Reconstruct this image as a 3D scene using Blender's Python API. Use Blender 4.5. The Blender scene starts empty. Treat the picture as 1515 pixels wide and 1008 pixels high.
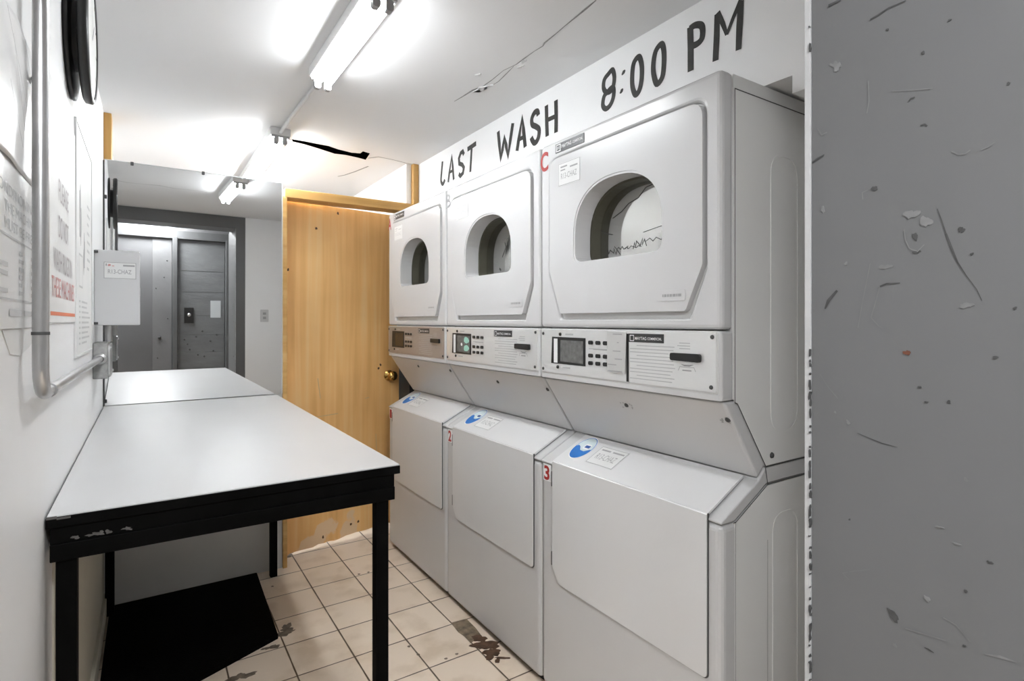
import bpy, bmesh, math, random
from mathutils import Vector, Matrix
from mathutils.geometry import tessellate_polygon
random.seed(4)
C = bpy.context.scene.collection
ZO = 1.27                      # eye height above the floor: heights below are measured from eye level
# ------------------------------------------------------------------ camera model (also used to turn measured sight lines into points on a surface)
F, YAW, V0 = 817.94, .5822, 476.3
cy_, sy_ = math.cos(YAW), math.sin(YAW)
def ray(u, v):
    a = (u-757.5)/F; b = -(v-V0)/F
    return Vector((a*cy_+sy_, -a*sy_+cy_, b))
def P(u, v, ax, val):
    r = ray(u, v); return r*(val/r['XYZ'.index(ax)])

# ------------------------------------------------------------------ materials
def mat(name, col, rough=.5, metal=0, var=0, scale=8, bump=0, bscale=60, spec=.5, coat=0, stretch=(1,1,1)):
    m = bpy.data.materials.new(name); m.use_nodes = True
    nt = m.node_tree; b = nt.nodes['Principled BSDF']
    b.inputs['Base Color'].default_value = (*col, 1); b.inputs['Roughness'].default_value = rough
    b.inputs['Metallic'].default_value = metal; b.inputs['Specular IOR Level'].default_value = spec
    b.inputs['Coat Weight'].default_value = coat
    if var or bump:
        tc = nt.nodes.new('ShaderNodeTexCoord'); mp = nt.nodes.new('ShaderNodeMapping')
        mp.inputs['Scale'].default_value = stretch
        nt.links.new(tc.outputs['Object'], mp.inputs['Vector'])
    if var:
        n = nt.nodes.new('ShaderNodeTexNoise'); n.inputs['Scale'].default_value = scale; n.inputs['Detail'].default_value = 6
        r = nt.nodes.new('ShaderNodeValToRGB')
        r.color_ramp.elements[0].position = .3; r.color_ramp.elements[1].position = .7
        r.color_ramp.elements[0].color = (*[c*(1-var) for c in col], 1)
        r.color_ramp.elements[1].color = (*[min(1, c*(1+var*.6)) for c in col], 1)
        nt.links.new(mp.outputs[0], n.inputs['Vector']); nt.links.new(n.outputs['Fac'], r.inputs['Fac'])
        nt.links.new(r.outputs['Color'], b.inputs['Base Color'])
    if bump:
        n2 = nt.nodes.new('ShaderNodeTexNoise'); n2.inputs['Scale'].default_value = bscale; n2.inputs['Detail'].default_value = 4
        bp = nt.nodes.new('ShaderNodeBump'); bp.inputs['Strength'].default_value = bump; bp.inputs['Distance'].default_value = .004
        nt.links.new(mp.outputs[0], n2.inputs['Vector']); nt.links.new(n2.outputs['Fac'], bp.inputs['Height'])
        nt.links.new(bp.outputs['Normal'], b.inputs['Normal'])
    return m
def emis(name, col, s):
    m = bpy.data.materials.new(name); m.use_nodes = True; nt = m.node_tree; b = nt.nodes['Principled BSDF']
    b.inputs['Base Color'].default_value = (*col, 1)
    b.inputs['Emission Color'].default_value = (*col, 1); b.inputs['Emission Strength'].default_value = s
    return m
M = {}
M['wall'] = mat('white_wall_paint', (.84, .84, .84), .42, var=.02, scale=3, bump=.25, bscale=14)
M['ceil'] = mat('ceiling_paint', (.75, .75, .755), .6, var=.02, scale=2, bump=.2, bscale=10)
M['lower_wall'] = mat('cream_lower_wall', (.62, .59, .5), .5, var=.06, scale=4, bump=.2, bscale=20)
M['partition'] = mat('partition_board', (.66, .66, .65), .5, var=.05, scale=4, bump=.15, bscale=20)
M['enamel'] = mat('white_enamel', (.60, .60, .602), .27, var=.012, scale=3, bump=.03, bscale=30)
M['enamel_side'] = mat('side_enamel', (.78, .78, .765), .34, var=.02, scale=3, bump=.04, bscale=20)
M['lid'] = mat('lid_enamel', (.71, .71, .71), .25, var=.012, scale=3, bump=.03, bscale=30)
M['plastic'] = mat('grey_white_plastic', (.66, .66, .65), .4, var=.02)
M['seam'] = mat('dark_seal_and_gap', (.07, .07, .07), .7, var=.1)
M['gasket'] = mat('olive_gasket', (.09, .085, .06), .55, var=.15, scale=12)
M['drum'] = mat('drum_steel', (.30, .30, .29), .4, metal=.5, var=.2, scale=6)
M['panelmetal'] = mat('brushed_panel', (.82, .82, .81), .3, metal=.55, var=.02, scale=30, stretch=(1, 1, 20))
M['panelmetal_reflect'] = mat('brushed_panel_reflect', (.42, .385, .36), .34, metal=.55, var=.06, scale=30, stretch=(1, 1, 20))  # same panel metal, brown reflection of the wooden door painted into the colour
M['black'] = mat('black_plastic', (.012, .012, .012), .4, var=.2)
M['badge'] = mat('badge_black', (.035, .035, .035), .35, var=.15)
M['badge_glare'] = mat('badge_glare', (.70, .70, .70), .2, var=.04)  # the black badge whitened, glare painted into its colour
M['print'] = mat('grey_print', (.33, .33, .33), .6, var=.1)
M['printlight'] = mat('pale_print', (.52, .52, .52), .6, var=.1)
M['white'] = mat('white_print', (.85, .85, .85), .5, var=.02)
M['paper'] = mat('paper_white', (.71, .71, .70), .5, var=.03, scale=6, bump=.1, bscale=20)
M['sheet'] = mat('plastic_sheet', (.76, .76, .755), .3, var=.04, scale=5, bump=.25, bscale=9)
M['red'] = mat('red_ink', (.40, .03, .025), .5, var=.1)
M['redpale'] = mat('faded_red_ink', (.62, .28, .27), .5, var=.15, scale=30)
M['pinkprint'] = mat('faded_grey_ink', (.42, .38, .39), .5, var=.2, scale=30)
M['orange'] = mat('orange_red_rule', (.72, .20, .10), .5, var=.06)
M['blue'] = mat('sticker_blue', (.03, .19, .58), .35, var=.12, scale=40)
M['darkblue'] = mat('sticker_navy', (.02, .09, .33), .35, var=.1)
M['paleblue'] = mat('sticker_pale', (.62, .72, .74), .35, var=.05)
M['lcd'] = mat('lcd_grey', (.16, .16, .155), .25, var=.25, scale=60)
M['lcd_brown'] = mat('lcd_brown', (.035, .025, .018), .25, var=.3, scale=40)
M['green'] = mat('teal_label', (.32, .60, .50), .4, var=.1)
M['tabletop'] = mat('table_laminate', (.55, .55, .55), .38, var=.02, scale=5, bump=.03, bscale=25)
M['blackpaint'] = mat('black_paint', (.0025, .0025, .0025), .6, spec=.05, var=.4, scale=14, bump=.2, bscale=30)
M['scuff'] = mat('scuffed_edge', (.10, .095, .09), .7, var=.4, scale=60)
M['mat'] = mat('black_rubber', (.002, .002, .002), .8, spec=.05, var=.4, scale=40, bump=.6, bscale=160)
M['jamb'] = mat('grey_gloss_paint', (.122, .123, .124), .42, var=.07, scale=3.5, bump=.22, bscale=16, stretch=(1, 1, .45))
M['hall'] = mat('hall_grey', (.12, .12, .123), .5, var=.12, scale=4, bump=.3, bscale=18)
M['hall_dark'] = mat('hall_grey_dark', (.085, .085, .088), .5, var=.08, scale=4)
M['hall_board'] = mat('hall_boarding', (.13, .135, .138), .5, var=.16, scale=5, bump=.4, bscale=20, stretch=(1, 1, 3))
M['scratch'] = mat('dark_scuff', (.05, .05, .05), .7, var=.4, scale=60)
M['scratch2'] = mat('soft_scuff', (.155, .155, .155), .6, var=.2, scale=60)
M['palechip'] = mat('pale_chip', (.17, .17, .17), .5, var=.15, scale=60)
M['rust'] = mat('rust_spot', (.13, .045, .025), .8, var=.4, scale=80)
M['steel'] = mat('galvanised_steel', (.52, .52, .52), .32, metal=.75, var=.1, scale=20)
M['steeldark'] = mat('worn_zinc', (.36, .36, .35), .45, metal=.6, var=.3, scale=40, bump=.3, bscale=60)
M['brass'] = mat('brass', (.62, .40, .13), .22, metal=1, var=.1)
M['fixture'] = mat('fixture_white', (.74, .74, .74), .4, var=.02)
M['holder'] = mat('lampholder_grey', (.34, .34, .34), .45, var=.1)
M['tube'] = emis('fluorescent_tube', (.95, .98, 1), 18.5)
M['tube_back'] = emis('fluorescent_tube_back', (.95, .98, 1), 25)
M['hall_fill'] = emis('hall_fill_glow', (.97, .985, 1), 54.0)  # glow of the added hallway fill lamps
M['letter'] = mat('black_brush_paint', (.028, .027, .024), .6, var=.6, scale=25)
M['void'] = mat('ceiling_void', (.0006, .0006, .0006), .95, var=.2, spec=0)
M['crackline'] = mat('crack_grey', (.30, .30, .30), .8, var=.3, scale=60)
M['flake'] = mat('paint_flake', (.62, .62, .62), .7, var=.1)
M['clockface'] = mat('clock_face', (.78, .78, .76), .35, var=.02)

def mat_mirror():
    m = bpy.data.materials.new('mirror_silver'); m.use_nodes = True; nt = m.node_tree; b = nt.nodes['Principled BSDF']
    b.inputs['Base Color'].default_value = (.86, .87, .87, 1); b.inputs['Metallic'].default_value = 1; b.inputs['Roughness'].default_value = .012
    tc = nt.nodes.new('ShaderNodeTexCoord'); n = nt.nodes.new('ShaderNodeTexNoise'); n.inputs['Scale'].default_value = 9; n.inputs['Detail'].default_value = 8
    r = nt.nodes.new('ShaderNodeValToRGB'); r.color_ramp.elements[0].position = .6; r.color_ramp.elements[1].position = .85
    r.color_ramp.elements[0].color = (.012, .012, .012, 1); r.color_ramp.elements[1].color = (.09, .09, .09, 1)
    nt.links.new(tc.outputs['Object'], n.inputs['Vector']); nt.links.new(n.outputs['Fac'], r.inputs['Fac']); nt.links.new(r.outputs['Color'], b.inputs['Roughness'])
    return m
M['mirror'] = mat_mirror()
def mat_glass():
    m = bpy.data.materials.new('window_glass'); m.use_nodes = True; nt = m.node_tree
    nt.nodes.remove(nt.nodes['Principled BSDF']); out = nt.nodes['Material Output']
    g = nt.nodes.new('ShaderNodeBsdfGlossy'); g.inputs['Color'].default_value = (.9, .9, .88, 1); g.inputs['Roughness'].default_value = .05
    t = nt.nodes.new('ShaderNodeBsdfTransparent'); t.inputs['Color'].default_value = (.72, .72, .69, 1)
    mx = nt.nodes.new('ShaderNodeMixShader')
    tc = nt.nodes.new('ShaderNodeTexCoord'); n = nt.nodes.new('ShaderNodeTexNoise'); n.inputs['Scale'].default_value = 5
    mr = nt.nodes.new('ShaderNodeMapRange'); mr.inputs['To Min'].default_value = .44; mr.inputs['To Max'].default_value = .56
    nt.links.new(tc.outputs['Object'], n.inputs['Vector']); nt.links.new(n.outputs['Fac'], mr.inputs['Value']); nt.links.new(mr.outputs[0], mx.inputs['Fac'])
    nt.links.new(t.outputs[0], mx.inputs[1]); nt.links.new(g.outputs[0], mx.inputs[2]); nt.links.new(mx.outputs[0], out.inputs['Surface'])
    return m
M['glass'] = mat_glass()
def mat_wood(name, dark, mid, light, vertical=True, peel=False):
    m = bpy.data.materials.new(name); m.use_nodes = True; nt = m.node_tree; b = nt.nodes['Principled BSDF']
    b.inputs['Roughness'].default_value = .42
    tc = nt.nodes.new('ShaderNodeTexCoord'); mp = nt.nodes.new('ShaderNodeMapping')
    mp.inputs['Scale'].default_value = (26, 26, .9) if vertical else (.9, 26, 26)
    n = nt.nodes.new('ShaderNodeTexNoise'); n.inputs['Scale'].default_value = 1; n.inputs['Detail'].default_value = 8; n.inputs['Distortion'].default_value = .6
    r = nt.nodes.new('ShaderNodeValToRGB'); e = r.color_ramp.elements
    e[0].position = .25; e[0].color = (*dark, 1); e[1].position = .75; e[1].color = (*light, 1)
    e2 = r.color_ramp.elements.new(.5); e2.color = (*mid, 1)
    nt.links.new(tc.outputs['Object'], mp.inputs['Vector']); nt.links.new(mp.outputs[0], n.inputs['Vector']); nt.links.new(n.outputs['Fac'], r.inputs['Fac'])
    last = r.outputs['Color']
    # broad blotches
    n3 = nt.nodes.new('ShaderNodeTexNoise'); n3.inputs['Scale'].default_value = 2.2; n3.inputs['Detail'].default_value = 3
    nt.links.new(tc.outputs['Object'], n3.inputs['Vector'])
    mx = nt.nodes.new('ShaderNodeMixRGB'); mx.blend_type = 'MULTIPLY'; mx.inputs['Fac'].default_value = .55
    r3 = nt.nodes.new('ShaderNodeValToRGB'); r3.color_ramp.elements[0].position = .3; r3.color_ramp.elements[0].color = (.72, .66, .58, 1); r3.color_ramp.elements[1].position = .65; r3.color_ramp.elements[1].color = (1, 1, 1, 1)
    nt.links.new(n3.outputs['Fac'], r3.inputs['Fac']); nt.links.new(last, mx.inputs[1]); nt.links.new(r3.outputs['Color'], mx.inputs[2]); last = mx.outputs[0]
    if peel:   # veneer has peeled off in patches along the foot of the door
        sp = nt.nodes.new('ShaderNodeSeparateXYZ'); nt.links.new(tc.outputs['Object'], sp.inputs[0])
        mr = nt.nodes.new('ShaderNodeMapRange'); mr.inputs['From Min'].default_value = .0; mr.inputs['From Max'].default_value = .26
        mr.inputs['To Min'].default_value = .20; mr.inputs['To Max'].default_value = -.22
        nt.links.new(sp.outputs['Z'], mr.inputs['Value'])
        n4 = nt.nodes.new('ShaderNodeTexNoise'); n4.inputs['Scale'].default_value = 9; n4.inputs['Detail'].default_value = 7
        mp4 = nt.nodes.new('ShaderNodeMapping'); mp4.inputs['Scale'].default_value = (1, 1, .6)
        nt.links.new(tc.outputs['Object'], mp4.inputs['Vector']); nt.links.new(mp4.outputs[0], n4.inputs['Vector'])
        ad = nt.nodes.new('ShaderNodeMath'); ad.operation = 'ADD'; nt.links.new(n4.outputs['Fac'], ad.inputs[0]); nt.links.new(mr.outputs[0], ad.inputs[1])
        r4 = nt.nodes.new('ShaderNodeValToRGB'); r4.color_ramp.elements[0].position = .60; r4.color_ramp.elements[0].color = (0, 0, 0, 1); r4.color_ramp.elements[1].position = .64; r4.color_ramp.elements[1].color = (1, 1, 1, 1)
        nt.links.new(ad.outputs[0], r4.inputs['Fac'])
        m2 = nt.nodes.new('ShaderNodeMixRGB'); m2.inputs[2].default_value = (.80, .58, .36, 1)
        nt.links.new(r4.outputs['Color'], m2.inputs['Fac']); nt.links.new(last, m2.inputs[1]); last = m2.outputs[0]
    nt.links.new(last, b.inputs['Base Color'])
    return m
M['doorwood'] = mat_wood('door_veneer', (.80, .44, .15), (.93, .56, .22), (.95, .65, .30), True, True)
M['header'] = mat_wood('pine_header', (.50, .27, .07), (.66, .39, .13), (.76, .50, .21), False)
M['post'] = mat_wood('pine_post', (.40, .22, .06), (.54, .31, .09), (.60, .38, .14), True)

def mat_tiles():
    m = bpy.data.materials.new('beige_floor_tiles'); m.use_nodes = True; nt = m.node_tree; b = nt.nodes['Principled BSDF']
    L = nt.links; N = nt.nodes.new
    tc = N('ShaderNodeTexCoord'); sp = N('ShaderNodeSeparateXYZ'); L.new(tc.outputs['Object'], sp.inputs[0])
    wob = N('ShaderNodeTexNoise'); wob.inputs['Scale'].default_value = 12; wob.inputs['Detail'].default_value = 4
    L.new(tc.outputs['Object'], wob.inputs['Vector'])
    def line(out, off, pitch, w):
        a = N('ShaderNodeMath'); a.operation = 'SUBTRACT'; L.new(out, a.inputs[0]); a.inputs[1].default_value = off
        d = N('ShaderNodeMath'); d.operation = 'DIVIDE'; L.new(a.outputs[0], d.inputs[0]); d.inputs[1].default_value = pitch
        k = N('ShaderNodeMath'); k.operation = 'PINGPONG'; L.new(d.outputs[0], k.inputs[0]); k.inputs[1].default_value = .5
        q = N('ShaderNodeMath'); q.operation = 'MULTIPLY'; L.new(k.outputs[0], q.inputs[0]); q.inputs[1].default_value = pitch
        j = N('ShaderNodeMath'); j.operation = 'MULTIPLY_ADD'; L.new(wob.outputs['Fac'], j.inputs[0]); j.inputs[1].default_value = -.003; j.inputs[2].default_value = .0015
        s = N('ShaderNodeMath'); s.operation = 'ADD'; L.new(q.outputs[0], s.inputs[0]); L.new(j.outputs[0], s.inputs[1])
        c = N('ShaderNodeMapRange'); c.inputs['From Min'].default_value = w*.6; c.inputs['From Max'].default_value = w*1.5; c.inputs['To Min'].default_value = 1; c.inputs['To Max'].default_value = 0
        L.new(s.outputs[0], c.inputs['Value'])
        fl = N('ShaderNodeMath'); fl.operation = 'FLOOR'; L.new(d.outputs[0], fl.inputs[0])
        return c.outputs[0], fl.outputs[0]
    gx, ix = line(sp.outputs['X'], .447, .207, .0027)
    gy, iy = line(sp.outputs['Y'], 2.295, .2175, .0025)
    mx = N('ShaderNodeMath'); mx.operation = 'MAXIMUM'; L.new(gx, mx.inputs[0]); L.new(gy, mx.inputs[1])
    cb = N('ShaderNodeCombineXYZ'); L.new(ix, cb.inputs[0]); L.new(iy, cb.inputs[1])
    wn = N('ShaderNodeTexWhiteNoise'); wn.noise_dimensions = '2D'; L.new(cb.outputs[0], wn.inputs['Vector'])
    r = N('ShaderNodeValToRGB'); r.color_ramp.elements[0].color = (.79, .67, .545, 1); r.color_ramp.elements[1].color = (.85, .73, .60, 1)
    L.new(wn.outputs['Value'], r.inputs['Fac'])
    dn = N('ShaderNodeTexNoise'); dn.inputs['Scale'].default_value = 7; dn.inputs['Detail'].default_value = 7; L.new(tc.outputs['Object'], dn.inputs['Vector'])
    dr = N('ShaderNodeValToRGB'); dr.color_ramp.elements[0].position = .32; dr.color_ramp.elements[0].color = (.80, .76, .70, 1); dr.color_ramp.elements[1].position = .5; dr.color_ramp.elements[1].color = (1, 1, 1, 1)
    L.new(dn.outputs['Fac'], dr.inputs['Fac'])
    mm = N('ShaderNodeMixRGB'); mm.blend_type = 'MULTIPLY'; mm.inputs['Fac'].default_value = .8; L.new(r.outputs['Color'], mm.inputs[1]); L.new(dr.outputs['Color'], mm.inputs[2])
    gm = N('ShaderNodeMixRGB'); gm.inputs[2].default_value = (.085, .055, .03, 1); L.new(mx.outputs[0], gm.inputs['Fac']); L.new(mm.outputs[0], gm.inputs[1])
    L.new(gm.outputs[0], b.inputs['Base Color']); b.inputs['Roughness'].default_value = .38
    bp = N('ShaderNodeBump'); bp.invert = True; bp.inputs['Strength'].default_value = .5; bp.inputs['Distance'].default_value = .002
    L.new(mx.outputs[0], bp.inputs['Height']); L.new(bp.outputs['Normal'], b.inputs['Normal'])
    return m
M['tiles'] = mat_tiles()
M['brownstain'] = mat('brown_damp_stain', (.09, .045, .022), .6, var=.6, scale=30, bump=.5, bscale=60)
M['brokentile'] = mat('broken_tile_bed', (.22, .17, .115), .8, var=.5, scale=35, bump=.6, bscale=60)
M['greydirt'] = mat('grey_floor_dirt', (.20, .16, .12), .8, var=.5, scale=30)

# ------------------------------------------------------------------ mesh builder
class MB:
    def __init__(s): s.v = []; s.f = []; s.sm = []
    def add(s, vs, fs, smooth=False):
        o = len(s.v); s.v += [Vector(p) for p in vs]
        s.f += [tuple(i+o for i in f) for f in fs]; s.sm += [smooth]*len(fs); return s
    def box(s, x0, x1, y0, y1, z0, z1):
        return s.add([(x0,y0,z0),(x1,y0,z0),(x1,y1,z0),(x0,y1,z0),(x0,y0,z1),(x1,y0,z1),(x1,y1,z1),(x0,y1,z1)],
              [(0,3,2,1),(4,5,6,7),(0,1,5,4),(1,2,6,5),(2,3,7,6),(3,0,4,7)])
    def plate(s, outer, holes, o, right, up, n, t0, t1):
        """2-D outline (with holes) in the plane o,right,up, given thickness from t0 to t1 along n"""
        o, right, up, n = map(Vector, (o, right, up, n))
        loops = [outer]+list(holes)
        tri = tessellate_polygon([[Vector((a, b, 0)) for a, b in l] for l in loops])
        flat = [p for l in loops for p in l]; k = len(flat)
        def m(p, t): return o+right*p[0]+up*p[1]+n*t
        vs = [m(p, t1) for p in flat]+[m(p, t0) for p in flat]
        fs = []
        nn = right.cross(up)
        flip = nn.dot(n) < 0
        for a, b, c in tri:
            A, B, D = flat[a], flat[b], flat[c]
            area = (B[0]-A[0])*(D[1]-A[1])-(B[1]-A[1])*(D[0]-A[0])
            f = (a, b, c) if area > 0 else (a, c, b)
            if flip: f = f[::-1]
            fs.append(f); fs.append(tuple(i+k for i in f[::-1]))
        st = 0
        for l in loops:
            L = len(l)
            for i in range(L):
                j = (i+1) % L; fs.append((st+i, st+j, st+j+k, st+i+k))
            st += L
        return s.add(vs, fs)
    def prism_xz(s, poly, y0, y1):
        k = len(poly)
        vs = [(x, y0, z) for x, z in poly]+[(x, y1, z) for x, z in poly]
        return s.add(vs, [tuple(range(k)), tuple(range(2*k-1, k-1, -1))]+[(i, i+k, (i+1) % k+k, (i+1) % k) for i in range(k)])
    def tube(s, pts, r, seg=12, cap=True):
        pts = [Vector(p) for p in pts]; rs = r if isinstance(r, (list, tuple)) else [r]*len(pts)
        t0 = (pts[1]-pts[0]).normalized(); ref = Vector((0,0,1)) if abs(t0.z) < .9 else Vector((1,0,0))
        nrm = t0.cross(ref).normalized(); vs = []
        for i, p in enumerate(pts):
            if i == 0: t = t0
            elif i == len(pts)-1: t = (pts[-1]-pts[-2]).normalized()
            else: t = ((pts[i+1]-p).normalized()+(p-pts[i-1]).normalized()).normalized()
            nrm = (nrm-t*nrm.dot(t)).normalized(); b = t.cross(nrm)
            for k in range(seg):
                a = 2*math.pi*k/seg; vs.append(p+(nrm*math.cos(a)+b*math.sin(a))*rs[i])
        fs = [(i*seg+k, i*seg+(k+1) % seg, (i+1)*seg+(k+1) % seg, (i+1)*seg+k) for i in range(len(pts)-1) for k in range(seg)]
        s.add(vs, fs, True)
        if cap:
            n = len(pts)-1
            s.add(vs[:seg], [tuple(range(seg-1, -1, -1))]); s.add(vs[n*seg:], [tuple(range(seg))])
        return s
    def lathe(s, prof, o, axis, seg=32):
        """prof: (radius, height along axis)"""
        o, ax = Vector(o), Vector(axis).normalized(); ref = Vector((0,0,1)) if abs(ax.z) < .9 else Vector((1,0,0))
        a1 = ax.cross(ref).normalized(); a2 = ax.cross(a1); vs = []
        for r, h in prof:
            for k in range(seg):
                a = 2*math.pi*k/seg; vs.append(o+ax*h+(a1*math.cos(a)+a2*math.sin(a))*r)
        fs = [(i*seg+k, i*seg+(k+1) % seg, (i+1)*seg+(k+1) % seg, (i+1)*seg+k) for i in range(len(prof)-1) for k in range(seg)]
        return s.add(vs, fs, True)
    def ribbon(s, pts, w, o, right, up, n, lift=.0006):
        """hand-drawn stroke lying on a surface"""
        o, right, up, n = map(Vector, (o, right, up, n))
        ws = w if isinstance(w, (list, tuple)) else [w]*len(pts)
        q = [Vector(p).to_2d() if len(p) > 2 else Vector(p) for p in pts]; vs = []; k = len(q)
        closed = (q[0]-q[-1]).length < 1e-6 and k > 3
        for i, p in enumerate(q):
            if closed and i in (0, k-1): d1 = (q[1]-q[0]).normalized(); d0 = (q[-1]-q[-2]).normalized()
            else:
                d0 = (p-q[i-1]).normalized() if i else (q[1]-q[0]).normalized()
                d1 = (q[i+1]-p).normalized() if i < k-1 else d0
            t = d0+d1
            t = t.normalized() if t.length > 1e-4 else d1
            nn = Vector((-t.y, t.x)); c = max(.55, nn.dot(Vector((-d1.y, d1.x))))
            for sg in (1, -1):
                g = p+nn*(sg*ws[i]/2/c); vs.append(o+right*g.x+up*g.y+n*lift)
        return s.add(vs, [(2*i, 2*i+1, 2*i+3, 2*i+2) for i in range(k-1)])
    def quad(s, a0, a1, b0, b1, o, right, up, n, lift=.0006):
        o, right, up, n = map(Vector, (o, right, up, n))
        return s.add([o+right*a+up*b+n*lift for a, b in ((a0,b0),(a1,b0),(a1,b1),(a0,b1))], [(0,1,2,3)])
    def text(s, body, o, right, up, n, h, width=None, lift=.0008, bold=0):
        cu = bpy.data.curves.new('t', 'FONT'); cu.body = body; cu.size = 1; cu.offset = bold
        ob = bpy.data.objects.new('t', cu); C.objects.link(ob); bpy.context.view_layer.update()
        me = bpy.data.meshes.new_from_object(ob.evaluated_get(bpy.context.evaluated_depsgraph_get()))
        o, right, up, n = map(Vector, (o, right, up, n))
        xs = [v.co.x for v in me.vertices]; x0, x1 = min(xs), max(xs)
        kx = h/.72 if width is None else width/(x1-x0); ky = h/.72
        s.add([o+right*((v.co.x-x0)*kx)+up*(v.co.y*ky)+n*lift for v in me.vertices], [tuple(p.vertices) for p in me.polygons])
        bpy.data.objects.remove(ob); bpy.data.meshes.remove(me); bpy.data.curves.remove(cu)
        return s
    def build(s, name, m, parent=None, bevel=0, seg=2, fix=True, smooth=False):
        base = parent['_o'] if parent is not None else (0, 0, 0)
        base = Vector(base)
        me = bpy.data.meshes.new(name)
        me.from_pydata([v-base for v in s.v], [], s.f)
        for p, sm in zip(me.polygons, s.sm): p.use_smooth = sm or smooth
        if fix:
            bm = bmesh.new(); bm.from_mesh(me); bmesh.ops.recalc_face_normals(bm, faces=bm.faces); bm.to_mesh(me); bm.free()
        ob = bpy.data.objects.new(name, me); C.objects.link(ob)
        mm = m if not isinstance(m, str) else M[m]
        me.materials.append(mm)
        if bevel:
            bv = ob.modifiers.new('Bevel', 'BEVEL'); bv.width = bevel; bv.segments = seg; bv.limit_method = 'ANGLE'; bv.angle_limit = math.radians(32); bv.harden_normals = False
        if parent is not None: ob.parent = parent
        else: ob.location = (0, 0, ZO)
        ob['_o'] = tuple(base)
        return ob
def tag(o, label, cat, group=None):
    o['label'] = label; o['category'] = cat
    if group: o['group'] = group
    return o
def struct(o): o['kind'] = 'structure'; return o
def thing(name, label, cat, loc, group=None):
    o = bpy.data.objects.new(name, None); C.objects.link(o); o.location = (loc[0], loc[1], loc[2]+ZO)
    o.empty_display_size = .1; o['_o'] = tuple(loc)
    return tag(o, label, cat, group)
def roundpoly(pts, radii, seg=5):
    out = []; n = len(pts)
    if not isinstance(radii, (list, tuple)): radii = [radii]*n
    for i in range(n):
        p = Vector(pts[i]); a = Vector(pts[i-1]); b = Vector(pts[(i+1) % n]); r = radii[i]
        if r <= 0: out.append(tuple(p)); continue
        da = (a-p).normalized(); db = (b-p).normalized(); ang = da.angle(db); d = min(r/math.tan(ang/2), (a-p).length*.49, (b-p).length*.49)
        p0 = p+da*d; p1 = p+db*d
        for k in range(seg+1):
            t = k/seg; out.append(tuple(p0*(1-t)**2+p*2*t*(1-t)+p1*t*t))
    return out
def blob(cx, cy, rx, ry, n=26, j=.25, rot=0):
    pts = []; ph = [random.uniform(0, 6.28) for _ in range(4)]
    for k in range(n):
        a = 2*math.pi*k/n; r = 1+j*(.5*math.sin(2*a+ph[0])+.4*math.sin(3*a+ph[1])+.35*math.sin(5*a+ph[2])+.3*math.sin(9*a+ph[3]))
        x, y = rx*r*math.cos(a), ry*r*math.sin(a)
        pts.append((cx+x*math.cos(rot)-y*math.sin(rot), cy+x*math.sin(rot)+y*math.cos(rot)))
    return pts
X_, Y_, Z_ = Vector((1,0,0)), Vector((0,1,0)), Vector((0,0,1))
def yz(v): return (v[1], v[2])

# ------------------------------------------------------------------ room dimensions (metres, heights from eye level)
XL, XB, ZC, FL = -.165, 1.335, .928, -1.27
YN0, YN1 = .16, .4136           # the wall with the doorway we look through
YP = 3.036                      # front of the partition that carries the mirror
YEND = 5.0

# floor, ceilings
fl = MB().box(-1.2, 2.1, -1.1, YEND+.1, FL-.06, FL)
floor = struct(fl.build('floor', 'tiles'))
FO, FR, FU, FN = (0, 0, FL), X_, Y_, Z_
def floor_pt(u, v): p = P(u, v, 'Z', FL); return (p.x, p.y)
random.seed(21)
m = MB()
for (u, v), rx, ry, h in (((719,955), .050, .030, .0012), ((728,966), .030, .026, .0013), ((709,945), .03, .022, .0011), ((744,974), .03, .006, .0010), ((724,974), .014, .016, .0014), ((736,978), .010, .014, .0010)):
    p = floor_pt(u, v); m.plate(blob(p[0], p[1], rx, ry, 34, .24, -.6), [], FO, FR, FU, FN, 0, h)
m.build('stain', 'brownstain', floor)
m = MB().plate([floor_pt(*q) for q in ((667,922),(690,916),(704,930),(713,942),(696,952),(690,944),(678,936))], [], FO, FR, FU, FN, 0, .0008)
m.build('broken_tile', 'brokentile', floor)
m = MB()
for u, v, rx, ry in ((418,824,.045,.03),(428,818,.03,.02),(355,1002,.04,.02),(413,940,.05,.02),(425,930,.025,.03),(402,958,.03,.012)):
    p = floor_pt(u, v); m.plate(blob(p[0], p[1], rx, ry, j=.5), [], FO, FR, FU, FN, 0, .0007+.0001*random.random())
for u, v in ((531,850),(545,847),(605,957),(619,969),(403,868),(660,975),(676,968),(560,1000)):
    p = floor_pt(u, v); m.plate(blob(p[0], p[1], .006, .006, 10), [], FO, FR, FU, FN, 0, .0009)
m.build('dirt', 'greydirt', floor)

ceil = struct(MB().box(XL-.1, 2.1, YN0+.001, YEND+.1, ZC, ZC+.06).build('ceiling', 'ceil'))
hallceil = struct(MB().box(-1.2, 2.1, -1.1, YN0, 1.15, 1.21).build('ceiling_hallway', 'ceil'))
CO, CR, CU, CN = (0, 0, ZC), X_, Y_, -Z_
def ceil_pt(u, v): p = P(u, v, 'Z', ZC); return (p.x, p.y)
m = MB()
m.plate([ceil_pt(*q) for q in ((432,206),(450,209),(470,213),(486,216),(500,221),(520,226),(533,227),(537,224),(547,227),(541,236),(530,233),(512,229),(495,227),(470,219),(450,213),(433,209))], [], CO, CR, CU, CN, 0, .002)
m.build('hole', 'void', ceil)
m = MB()
m.ribbon([ceil_pt(*q) for q in ((545,234),(560,232),(580,236),(600,241),(614,244))], .008, CO, CR, CU, CN)
m.ribbon([ceil_pt(*q) for q in ((395,201),(412,203),(432,207))], .008, CO, CR, CU, CN)
m.ribbon([ceil_pt(*q) for q in ((500,261),(510,259),(525,254),(545,246))], .010, CO, CR, CU, CN)
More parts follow.
